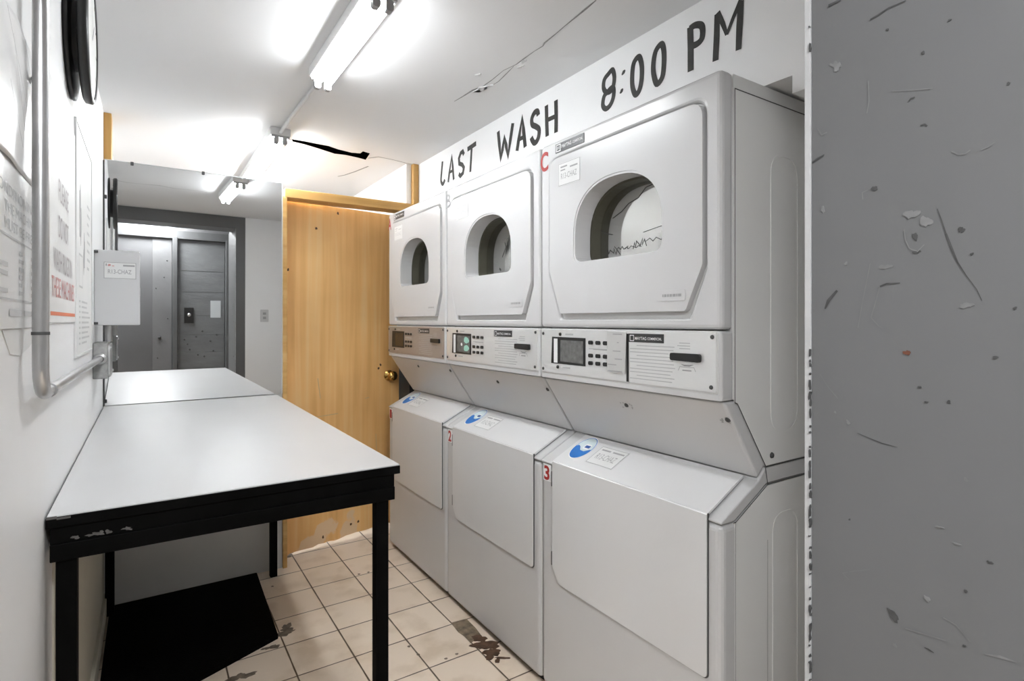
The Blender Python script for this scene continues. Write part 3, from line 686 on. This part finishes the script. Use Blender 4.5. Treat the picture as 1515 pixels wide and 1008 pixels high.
    if L == 'C':
        MB().quad(y0+.300, y0+.309, -.170, -.034, OPn, RX, UX, NX, .0009).build('panel_joint', 'black', cp)
        pp = [(y0+.306, -.030), (y0+.312, -.150), (y0+.33, -.146), (y0+.352, -.150), (y0+.384, -.146), (y0+.384, -.028)]
        pa = MB().plate(pp, [], OPn, RX, UX, NX, .004, .0048).build('taped_paper', mat('taped_paper', (.52, .52, .51), .6, var=.06), cp)
        m = MB()
        for a, b, z in ((.322, .360, -.036), (.335, .343, -.060), (.328, .36, -.085), (.322, .352, -.108), (.345, .382, -.125), (.322, .38, -.1435)): m.quad(y0+a, y0+b, z-.0015, z+.0015, OPn, RX, UX, NX, .0052)
        m.build('paper_print', 'print', cp)
    # ---------- sloping underside between console and washer
    m = MB().prism_xz([(XM+.011, -.194), (XM+.149, -.398), (XM+.175, -.3735), (XM+.70, -.3735), (XM+.70, -.194)], y0+.001, y1-.001)
    ap = m.build('sloping_apron', 'enamel', t, bevel=.008, seg=3)
    an = Vector((-.205, 0, -.140)).normalized()     # outward normal of the slope
    for a, s_ in cfg['chips']:
        p = Vector((XM+.011, y0+a, -.194))+Vector((.138, 0, -.204)).normalized()*s_
        MB().lathe([(0, 0), (.0075, 0), (.006, .003), (0, .0035)], p, an, 14).build('apron_screw', 'seam', ap)
        if L == 'C':
            q = MB()
            for i in range(9):
                q.plate(blob(random.uniform(-.022, .022), random.uniform(-.014, .014), .003, .0025, 8, .4), [], p, Y_, Vector((.138, 0, -.204)).normalized(), an, 0, .0005)
            q.build('chipped_enamel', 'print', ap)
    # ---------- side cladding
    if L == 'C':
        sp_ = [(XM+.052, .566), (XM+.715, .566), (XM+.715, -.369), (XM+.182, -.369), (XM+.063, -.200), (XM+.052, -.196)]
        sd = MB().plate(sp_, [], (0, y0, 0), X_, Z_, -Y_, -.003, .0015).build('dryer_side_panel', 'enamel_side', t, bevel=.001)
        OS = (0, y0, 0)
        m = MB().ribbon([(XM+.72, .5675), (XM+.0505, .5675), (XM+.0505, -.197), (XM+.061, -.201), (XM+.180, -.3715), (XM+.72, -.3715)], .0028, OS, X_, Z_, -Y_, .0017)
        m.build('side_seam', 'seam', sd)  # dark ribbon standing in for the shade in the panel gap
        ov = roundpoly([(XM+.20, .44), (XM+.33, .44), (XM+.33, -.29), (XM+.20, -.29)], .06, 8)
        MB().plate(ov, [shrink(ov, .006)], OS, X_, Z_, -Y_, .0010, .0030).build('pressed_rib', 'enamel_side', sd, bevel=.001)
        MB().lathe([(0, 0), (.008, 0), (.006, .004), (0, .005)], (XM+.205, y0-.0015, -.345), -Y_, 14).build('side_screw', 'seam', sd)
    # ---------- washer cabinet
    m = MB().prism_xz([(XM+.002, FL+.022), (XM+.002, -.4885), (XM+.052, -.4885), (XM+.188, -.4175), (XM+.72, -.4175), (XM+.72, FL+.022)], y0+.001, y1-.001)
    wc = m.build('washer_cabinet', 'enamel', t, bevel=.018, seg=4)
    MB().box(XM+.03, XM+.70, y0+.02, y1-.02, FL, FL+.03).build('plinth', 'black', wc)
    m = MB().prism_xz([(XM+.001, -.486), (XM+.001, -.479), (XM+.010, -.4745), (XM+.152, -.4035), (XM+.178, -.3745), (XM+.72, -.3745), (XM+.72, -.415), (XM+.187, -.415), (XM+.052, -.486)], y0, y1)
    m.build('washer_top', 'enamel', t, bevel=.009, seg=3)
    if L == 'C':
        OS = (0, y0, 0)
        MB().plate([(XM+.054, -.492), (XM+.188, -.421), (XM+.715, -.421), (XM+.715, FL+.03), (XM+.054, FL+.03)], [], OS, X_, Z_, -Y_, -.003, .0008).build('washer_side_panel', 'enamel_side', t)
        m = MB().ribbon([(XM+.045, -.4885), (XM+.054, -.4885), (XM+.1885, -.4175), (XM+.72, -.4175)], .0025, OS, X_, Z_, -Y_, .0014)
        m.ribbon([(XM+.1885, -.4175), (XM+.178, -.373)], .003, OS, X_, Z_, -Y_, .0014); m.ribbon([(XM+.0535, -.49), (XM+.0535, FL+.03)], .0016, OS, X_, Z_, -Y_, .0014)
        m.ribbon([(XM+.188, -.56), (XM+.188, FL+.03)], .0012, OS, X_, Z_, -Y_, .0014)
        m.build('washer_seam', 'seam', wc)
        ov = roundpoly([(XM+.21, -.50), (XM+.33, -.50), (XM+.33, FL+.1), (XM+.21, FL+.1)], .05, 8)
        MB().plate(ov, [shrink(ov, .005)], OS, X_, Z_, -Y_, .0004, .0020).build('washer_rib', 'enamel_side', wc)
    # ---------- washer lid: upright part and the sloping top
    lo = roundpoly([(y0+.039, -.471), (y0+.656, -.471), (y0+.656, -.822), (y0+.622, -.872), (y0+.039, -.872)], [0, 0, .03, .03, .014])
    lid = MB().plate(lo, [], OX, RX, UX, NX, -.004, .004)
    lid.prism_xz([(XM-.004, -.4715), (XM-.0005, -.4675), (XM+.0045, -.4655), (XM+.146, -.3965), (XM+.148, -.4025), (XM+.004, -.474)], y0+.039, y0+.656)
    lid = lid.build('washer_lid', 'lid', t, bevel=.0025, seg=3)
    m = MB()
    rim = roundpoly([(y0+.0365, -.468), (y0+.6568, -.468), (y0+.6572, -.8225), (y0+.623, -.8742), (y0+.0365, -.8742)], [0, 0, .03, .03, .014])
    m.plate(rim, [], OX, RX, UX, NX, -.003, .0012)
    m.prism_xz([(XM+.0, -.4705), (XM+.147, -.3995), (XM+.149, -.4035), (XM+.004, -.476)], y0+.0400, y0+.6550)
    m.build('lid_seal', 'seam', lid)
    for za, zb in ((-.555, -.505), (-.82, -.775)): MB().box(XM-.0045, XM+.001, y0+.656, y0+.660, za, zb).build('lid_hinge', 'seam', lid)
    # round blue sticker
    def on_slope(y, s_): return Vector((XM+.0045, y, -.4655))+SLU*s_
    so = on_slope(y0+.597, .090); rs = .046
    circ = lambda r, a0=0, a1=2*math.pi, n=40: [(r*math.cos(a0+(a1-a0)*k/n)*.92, r*math.sin(a0+(a1-a0)*k/n)*1.32) for k in range(n)]
    rk = MB().plate(circ(rs), [], so, TR_, SLU, SLN, .0003, .0010).build('round_sticker', 'white', t)
    MB().plate(circ(rs*.95), [circ(rs*.90)], so, TR_, SLU, SLN, .0010, .0013).build('sticker_ring', 'blue', rk)
    MB().plate(circ(rs*.90), [], so, TR_, SLU, SLN, .0010, .0012).build('sticker_sky', 'paleblue', rk)
    low = [(rs*.9*math.cos(a)*.92, rs*.9*math.sin(a)*1.32) for a in [math.pi*1.0+(math.pi*1.0)*k/24 for k in range(25)]]
    low += [(.030, -.004), (.016, -.016), (-.004, -.014), (-.018, .002), (-.03, .008)]
    MB().plate(low, [], so, TR_, SLU, SLN, .0012, .0015).build('sticker_wave', 'blue', rk)
    m = MB().plate(roundpoly([(-.004, -.006), (.026, -.006), (.026, .022), (-.004, .022)], .009), [], so, TR_, SLU, SLN, .0015, .0017); m.build('sticker_tag', 'white', rk)
    m = MB().plate(roundpoly([(.001, .002), (.024, .002), (.024, .015), (.001, .015)], .002), [], so, TR_, SLU, SLN, .0017, .0019); m.build('sticker_mark', 'darkblue', rk)
    # price sticker on the lid
    so = on_slope(y0+.470, .078)
    ps = MB().plate([(-.062, -.044), (.058, -.044), (.058, .044), (-.062, .044)], [], so, TR_, SLU, SLN, .0002, .0008).build('lid_price_sticker', 'paper', t)
    m = MB().ribbon([(-.060,-.042),(.056,-.042),(.056,.042),(-.060,.042),(-.060,-.042)], .002, so, TR_, SLU, SLN, .0010)
    m.text('R13-CHAZ', so+TR_*(-.045)+SLU*(-.018), TR_, SLU, SLN, .028, .085, .0011)
    m.quad(-.05, -.01, .024, .031, so, TR_, SLU, SLN, .0011).quad(.0, .05, .024, .031, so, TR_, SLU, SLN, .0011)
    m.build('lid_sticker_print', 'print', ps)
    # washer number
    MB().box(XM+.0008, XM+.0022, y0+.668, y0+.712, -.545, -.488).build('number_backing', 'white', t)
    MB().text(num, (XM+.0008, y0+.706, -.540), TR_, Z_, NX, .047, .030, .0006, .03).build('number_decal', 'red', t)
    return t
def squig(x0, x1, zc_, h, n, seed):
    rr = random.Random(seed); return [(x0+(x1-x0)*i/n+rr.uniform(-.006, .006), zc_+(.5 if i % 2 else -.5)*h*rr.uniform(.3, 1.2)) for i in range(n+1)]
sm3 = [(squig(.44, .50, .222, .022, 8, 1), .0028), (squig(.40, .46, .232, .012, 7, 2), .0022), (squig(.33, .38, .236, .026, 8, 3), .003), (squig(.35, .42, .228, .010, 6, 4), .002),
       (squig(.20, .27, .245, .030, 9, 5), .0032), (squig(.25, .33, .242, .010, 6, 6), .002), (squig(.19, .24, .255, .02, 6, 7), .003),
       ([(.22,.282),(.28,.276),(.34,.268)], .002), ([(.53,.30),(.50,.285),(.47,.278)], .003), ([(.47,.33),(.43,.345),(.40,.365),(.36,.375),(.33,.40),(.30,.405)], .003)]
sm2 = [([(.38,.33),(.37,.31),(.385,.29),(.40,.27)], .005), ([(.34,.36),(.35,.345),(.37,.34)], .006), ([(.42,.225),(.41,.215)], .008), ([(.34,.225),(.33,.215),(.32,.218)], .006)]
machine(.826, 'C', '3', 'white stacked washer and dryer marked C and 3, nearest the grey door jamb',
        dict(squiggle=sm3, badge='badge', lcol='red', panel='panelmetal', lcd='lcd', chips=[(.012, .055), (.36, .065)]))
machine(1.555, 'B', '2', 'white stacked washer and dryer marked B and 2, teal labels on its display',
        dict(squiggle=sm2, badge='badge_glare', lcol='print', panel='panelmetal', lcd='lcd', chips=[(.012, .055), (.35, .06)]))
machine(2.284, 'A', '1', 'white stacked washer and dryer marked A and 1, beside the wooden door',
        dict(squiggle=None, badge='badge', lcol='red', panel='panelmetal_reflect', lcd='lcd_brown', chips=[(.02, .04), (.39, .045)]))

# ------------------------------------------------------------------ folding table
tb = thing('folding_table', 'black framed laundry table with a white laminate top under the mirror', 'table', (.19, 2.18, FL))
TZ = -.371
MB().box(-.161, .5475, 1.364, 3.006, TZ-.004, TZ).build('table_top', 'tabletop', tb, bevel=.001)
ed = MB().box(-.163, .5485, 1.362, 3.007, TZ-.024, TZ-.003).build('edge_band', 'blackpaint', tb, bevel=.0015)
m = MB().box(-.162, -.146, 1.3615, 1.363, TZ-.006, TZ-.001).box(-.146, -.125, 1.3612, 1.363, TZ-.008, TZ-.004)
m.build('worn_corner', 'scuff', ed)
ap = MB()
ap.box(-.157, .535, 1.368, 1.390, TZ-.058, TZ-.024).box(-.157, .535, 1.364, 1.392, TZ-.090, TZ-.056)
ap.box(-.157, .535, 2.965, 2.99, TZ-.088, TZ-.024)
ap.box(.513, .535, 1.39, 2.965, TZ-.088, TZ-.024).box(-.157, -.135, 1.39, 2.965, TZ-.088, TZ-.024)
ap = ap.build('apron', 'blackpaint', tb, bevel=.002)
m = MB()
for a, b in ((-.118, .006), (-.09, .009), (-.078, .006), (-.066, .006), (-.035, .007)): m.plate(blob(a, TZ-.049, b, .0035, 14, .6), [], (0, 1.3675, 0), X_, Z_, -Y_, 0, .0006)
m.build('scuff_mark', 'scuff', ap)
for x, y in ((.488, 1.372), (-.149, 1.372), (.506, 2.945), (-.155, 2.945)):
    MB().box(x, x+.033, y, y+.033, FL, TZ-.05).build('leg', 'blackpaint', tb, bevel=.002)

# rubber mat
mt = MB().plate([(-.158, 1.92), (.436, 2.335), (.452, 3.02), (-.155, 3.02)], [], (0, 0, FL), X_, Y_, Z_, 0, .014)
mt = MB().plate(roundpoly([(-.140, 2.10), (.436, 2.365), (.455, 3.018), (-.140, 3.018)], .008), [], (0, 0, FL), X_, Y_, Z_, 0, .013)
tag(mt.build('floor_mat', 'mat', None, bevel=.003), 'black rubber mat lying on the tiles under the folding table', 'mat')

# ------------------------------------------------------------------ mirror
mr_ = thing('wall_mirror', 'large frameless mirror standing on the back edge of the table', 'mirror', (.2, 3.02, TZ))
n = Vector((.0174, -1, -.007)).normalized(); r_ = Z_.cross(-n).normalized(); r_ = -r_ if r_.x < 0 else r_; u_ = n.cross(r_).normalized(); u_ = -u_ if u_.z < 0 else u_
mo = Vector((.2, 3.02, .15))
mg = MB().plate([(-.359, TZ-.15+.001), (.374, TZ-.15+.001), (.374, .562), (-.359, .562)], [], mo, r_, u_, n, -.005, 0).build('mirror_glass', 'mirror', mr_)
m = MB().plate([(-.361, .562), (.376, .562), (.376, .5655), (-.361, .5655)], [], mo, r_, u_, n, -.006, .0015)
m.plate([(.374, TZ-.15+.001), (.379, TZ-.15+.001), (.379, .5655), (.374, .5655)], [], mo, r_, u_, n, -.006, .001)
m.build('ground_edge', mat('mirror_edge', (.55, .57, .57), .3, var=.1), mr_)
for a, b in ((-.357, .40), (-.357, -.5), (-.26, .560), (.02, .560)):
    MB().plate(roundpoly([(a-.006, b-.008), (a+.006, b-.008), (a+.006, b+.008), (a-.006, b+.008)], .003), [], mo, r_, u_, n, 0, .003).build('mirror_clip', 'seam', mr_)
struct(MB().box(XL, XL+.0045, 3.0, YP, TZ, .708).build('trim_11', 'seam'))

# ------------------------------------------------------------------ strip lights
def strip(y0, y1, xc, label, group, tube):
    t = thing('fluorescent_light', label, 'ceiling light', (xc, (y0+y1)/2, ZC), group)
    MB().box(xc-.046, xc+.046, y0, y1, ZC-.038, ZC).build('housing', 'fixture', t, bevel=.003)
    for s in (-1, 1):
        MB().tube([(xc+s*.0185, y0+.022, ZC-.051), (xc+s*.0185, y1-.022, ZC-.051)], .013, 16).build('tube', tube, t)
    for yy, d in ((y0, 1), (y1, -1)):
        m = MB()
        m.box(xc-.040, xc+.040, min(yy, yy+d*.014), max(yy, yy+d*.014), ZC-.046, ZC-.036)
        for s in (-1, 1):
            m.plate(roundpoly([(xc+s*.0185-.011, ZC-.045), (xc+s*.0185+.011, ZC-.045), (xc+s*.0185+.011, ZC-.078), (xc+s*.0185-.011, ZC-.078)], .009), [], (0, yy+d*.010, 0), X_, Z_, Y_*d, -.010, .011)
        m.build('lamp_holder', 'holder', t, bevel=.001)
    return t
strip(1.445, 2.085, .534, 'nearer fluorescent strip light, mid-ceiling between the table and the machines', 'fluorescent strip lights', 'tube')
strip(2.815, 4.03, .530, 'farther fluorescent strip light crossing above the mirror top edge', 'fluorescent strip lights', 'tube_back')
m = MB().tube([(.545, 2.07, ZC-.016), (.541, 2.3, ZC-.012), (.535, 2.6, ZC-.013), (.53, 2.83, ZC-.022)], .0085, 12)
tag(m.build('ceiling_conduit', mat('painted_conduit', (.62,.62,.62), .4, var=.05)), 'painted conduit on the ceiling joining the two strip lights', 'conduit')

# ------------------------------------------------------------------ things on the left wall
# steel conduit with an elbow
pc = thing('wall_conduit', 'grey steel conduit bending from upright to level on the left wall', 'conduit', (XL, 1.15, -.11))
PX, PY = XL+.022, 1.149; pts = [(PX, PY, ZC), (PX, PY, .20), (PX, PY, -.068)]
for k in range(1, 9):
    a = math.pi/2*k/8; pts.append((PX, PY+.05*(1-math.cos(a)), -.068-.05*math.sin(a)))
MB().tube(pts, .0108, 16).build('upright_pipe', 'steel', pc)
MB().tube([(PX, PY+.05, -.118), (PX, 1.8, -.124), (PX, 2.47, -.133)], .0098, 16).build('level_pipe', 'steel', pc)
MB().tube([(PX, PY, -.016), (PX, PY, -.021)], .0118, 16).build('coupling', 'seam', pc)
MB().tube([(PX, PY+.085, -.118), (PX, PY+.108, -.118)], .0125, 16).build('level_coupling', 'steel', pc)
m = MB().box(XL, XL+.003, PY-.01, PY+.05, .385, .41); m.tube([(PX, PY+.012, .398), (XL+.006, PY+.035, .392)], .005, 10)
m.build('strap', 'steel', pc)
# junction box
jbx = thing('junction_box', 'worn galvanised junction box on the left wall below the white enclosure', 'electrical box', (XL, 2.56, -.14))
MB().box(XL, XL+.045, 2.46, 2.62, -.205, -.075).build('box_body', 'steeldark', jbx, bevel=.004)
MB().plate(roundpoly([(2.465, -.20), (2.615, -.20), (2.615, -.08), (2.465, -.08)], .02), [], (XL+.045, 0, 0), Y_, Z_, X_, 0, .006).build('box_cover', 'steel', jbx, bevel=.002)
MB().lathe([(.012, 0), (.02, 0), (.02, .012), (.012, .016)], (PX, 2.46, -.133), -Y_, 16).build('connector', 'steel', jbx)
m = MB()
for y, z in ((2.48,-.095),(2.60,-.185)): m.lathe([(0,0),(.007,0),(.005,.004),(0,.005)], (XL+.051, y, z), X_, 10)
m.build('cover_screw', 'steel', jbx)
# white enclosure with sticker
en = thing('control_enclosure', 'white steel wall enclosure with a small printed sticker beside the mirror', 'electrical box', (XL, 2.62, .12))
MB().box(XL, -.026, 2.53, 2.72, -.013, .266).build('enclosure_body', 'enamel', en, bevel=.004, seg=3)
m = MB().box(XL+.0, XL+.012, 2.522, 2.534, .253, .262).box(XL+.0, XL+.012, 2.522, 2.534, -.010, -.001)
m.build('mounting_lug', 'seam', en)
OE = (0, 2.53, 0)
stk = MB().plate(roundpoly([(-.137, .160), (-.037, .160), (-.037, .222), (-.137, .222)], .003), [], OE, X_, Z_, -Y_, 0, .0007).build('sticker', 'paper', en)
m = MB().ribbon([(-.1355,.1615),(-.0385,.1615),(-.0385,.2205),(-.1355,.2205),(-.1355,.1615)], .0022, OE, X_, Z_, -Y_, .0010)
m.text('R13-CHAZ', (-.124, 2.53, .179), X_, Z_, -Y_, .016, .072, .0011, .01)
m.quad(-.078, -.042, .207, .2135, OE, X_, Z_, -Y_, .0011).quad(-.131, -.127, .207, .2155, OE, X_, Z_, -Y_, .0011)
m.build('sticker_print', 'print', stk)
m = MB().plate(blob(-.120, .210, .005, .004, 10, .2), [], OE, X_, Z_, -Y_, .0007, .0011); m.quad(-.112, -.105, .206, .209, OE, X_, Z_, -Y_, .0011); m.build('sticker_logo', 'redpale', stk)
MB().box(-.026, -.0245, 2.545, 2.555, .10, .13).build('latch', 'steel', en)
m = MB().tube([(XL+.04, 2.60, -.075), (XL+.04, 2.60, -.013)], .012, 14); m.build('feed_pipe', 'steel', en)

# clock: black double-sided case on a wall canopy
ck = thing('wall_clock', 'round black-rimmed clock high on the left wall', 'clock', (XL, 1.77, .72))
CC = (XL, 1.77, .72)
MB().lathe([(0,0),(.150,0),(.156,.004),(.156,.009),(.150,.011),(0,.011)], CC, X_, 48).build('back_plate', 'black', ck)
MB().lathe([(.085,.011),(.085,.026)], CC, X_, 32).build('hub', 'black', ck)
MB().lathe([(0,.026),(.150,.026),(.157,.030),(.158,.044),(.150,.049),(.143,.047)], CC, X_, 56).build('rim', 'black', ck)
fc = MB().lathe([(.1435,.0455),(0,.0455)], CC, X_, 48).build('face', 'clockface', ck)
m = MB()
for k in range(12):
    a = math.pi*2*k/12; r1, r0 = .134, .118 if k % 3 else .110
    m.ribbon([(r0*math.sin(a), r0*math.cos(a)), (r1*math.sin(a), r1*math.cos(a))], .005, (XL+.0455, 1.77, .72), Y_, Z_, X_, .0006)
m.build('hour_mark', 'black', fc)
m = MB().ribbon([(0, 0), (.05, .055)], .006, (XL+.0455, 1.77, .72), Y_, Z_, X_, .0012).ribbon([(0, 0), (-.03, .105)], .004, (XL+.0455, 1.77, .72), Y_, Z_, X_, .0016)
m.build('hand', 'black', fc)

# notices
WO, WR, WU, WN = (XL, 0, 0), Y_, Z_, X_
def wtext(m, s_, y, z, h, wd, lift): m.text(s_, (XL, y, z), WR, WU, WN, h, wd, lift)
sg = thing('warning_sign', 'white PLEASE DO NOT WASH RUGS sign with a red rule, beside the conduit', 'sign', (XL, 1.63, .24))
MB().box(XL, XL+.004, 1.40, 1.855, -.002, .490).build('sign_board', 'paper', sg, bevel=.001)
for a_ in (('PLEASE', 1.53, .262, .050, .175), ('DO NOT', 1.53, .183, .050, .175), ('WASH RUGS IN', 1.45, .108, .048, .33)):
    m = MB(); wtext(m, *a_, .0046); m.build('sign_lettering', 'pinkprint', sg)
m = MB(); wtext(m, 'THESE MACHINES', 1.425, .052, .044, .40, .0046); m.build('red_lettering', 'redpale', sg)
MB().quad(1.41, 1.845, .013, .021, WO, WR, WU, WN, .0046).build('red_rule', 'orange', sg)
po = thing('instruction_poster', 'framed white instruction poster with diagrams between the warning sign and the enclosure', 'poster', (XL, 2.1, .22))
pf = MB().plate([(1.872, -.098), (2.36, -.098), (2.36, .548), (1.872, .548)], [[(1.880, -.089), (2.352, -.089), (2.352, .540), (1.880, .540)]], WO, WR, WU, WN, 0, .006).build('poster_frame', M['plastic'], po, bevel=.001)
MB().box(XL, XL+.004, 1.88, 2.35, -.09, .54).build('poster_sheet', 'paper', po)
m = MB()
random.seed(9)
m.plate(blob(1.99, .30, .025, .075, 16, .4), [], WO, WR, WU, WN, .004, .0045)
m.plate(blob(2.10, .20, .02, .05, 16, .4), [], WO, WR, WU, WN, .004, .0045); m.build('poster_figure', 'print', po)
m = MB()
m.ribbon([(1.95,.10),(2.05,.10),(2.05,.19),(1.95,.19),(1.95,.10)], .006, WO, WR, WU, WN, .0046)
for i in range(8):
    z = .36-.028*i; m.quad(2.19, 2.19+random.uniform(.06, .12), z, z+.009, WO, WR, WU, WN, .0046)
for i in range(9):
    z = .055-.015*i; m.quad(1.95, 1.99, z, z+.006, WO, WR, WU, WN, .0046); m.quad(2.02, 2.02+random.uniform(.15, .28), z, z+.006, WO, WR, WU, WN, .0046)
m.build('poster_print', 'printlight', po)
# left-hand notice with a clear sleeve over it
no = thing('machine_notice', 'printed notice with a ruled table under the clear plastic sheet', 'notice', (XL, 1.05, .11))
MB().box(XL, XL+.003, .74, 1.262, -.010, .232).build('notice_sheet', 'sheet', no, bevel=.0008)
m = MB()
wtext(m, 'AIR CONDITIONING', .86, .176, .016, .37, .0036); wtext(m, 'THE MACHINE', 1.0, .152, .016, .23, .0036); wtext(m, 'MUST BE FREE', 1.0, .128, .016, .23, .0036)
for z in (.118, .030): m.quad(.80, 1.25, z, z+.003, WO, WR, WU, WN, .0036)
for i in range(6):
    z = .100-.012*i; m.quad(1.10, 1.10+random.uniform(.02, .04), z, z+.006, WO, WR, WU, WN, .0036); m.quad(1.20, 1.235, z, z+.006, WO, WR, WU, WN, .0036)
    if i in (2, 3, 5): m.quad(.94, 1.02, z, z+.006, WO, WR, WU, WN, .0036)
m.quad(1.03, 1.12, .008, .018, WO, WR, WU, WN, .0036).quad(1.14, 1.23, .009, .017, WO, WR, WU, WN, .0036)
m.build('notice_print', 'printlight', no)
sl = thing('plastic_sleeve', 'wrinkled clear plastic sheet hung over the top of the printed notice', 'plastic sheet', (XL, 1.0, .33))
nx_, nz_ = 26, 26; vs = []; fs = []
for j in range(nz_+1):
    for i in range(nx_+1):
        y = .74+.475*i/nx_; z = .225+.215*j/nz_
        d = .006+.0014*math.sin(9*y*3+z*22)+.0010*math.sin(31*z+4*y)+.0007*math.sin(47*(y+z))
        vs.append((XL+d, y, z))
for j in range(nz_):
    for i in range(nx_): a = j*(nx_+1)+i; fs.append((a, a+1, a+nx_+2, a+nx_+1))
m = MB().add(vs, fs, True); s_ = m.build('sheet', 'sheet', sl)
so_ = s_.modifiers.new('Solidify', 'SOLIDIFY'); so_.thickness = .001
m = MB()
for a in (((1.02,.40),(1.10,.30),(1.16,.245)), ((.98,.42),(1.06,.37),(1.12,.33)), ((1.0,.33),(1.05,.29),(1.09,.26)), ((1.10,.43),(1.15,.39),(1.2,.34))):
    m.ribbon(a, .003, (XL+.0094, 0, 0), WR, WU, WN, 0)
m.build('crease', mat('crease_grey', (.5,.5,.5), .5, var=.1), sl)
m = MB().plate([(1.0,-.012),(1.255,-.012),(1.25,-.03),(1.2,-.042),(1.12,-.052),(1.05,-.046)], [], WO, WR, WU, WN, 0, .0012)
m.build('torn_corner', 'paper', no)

# ------------------------------------------------------------------ camera, world, colour management
cam = bpy.data.cameras.new('camera'); co = bpy.data.objects.new('camera', cam); C.objects.link(co)
co.location = (0, 0, ZO); co.rotation_euler = (math.pi/2, 0, -YAW)
cam.sensor_width = 36; cam.lens = 36*F/1515; cam.shift_y = -(504-V0)/1515; cam.clip_start = .02
sc_ = bpy.context.scene; sc_.camera = co
wd = bpy.data.worlds.new('world'); wd.use_nodes = True; sc_.world = wd
wd.node_tree.nodes['Background'].inputs['Color'].default_value = (.8, .8, .8, 1); wd.node_tree.nodes['Background'].inputs['Strength'].default_value = .05
vs_ = sc_.view_settings; vs_.view_transform = 'Standard'; vs_.look = 'None'; vs_.gamma = 1; vs_.use_curve_mapping = False; vs_.exposure = 1.68
for o in bpy.data.objects:
    if '_o' in o: del o['_o']
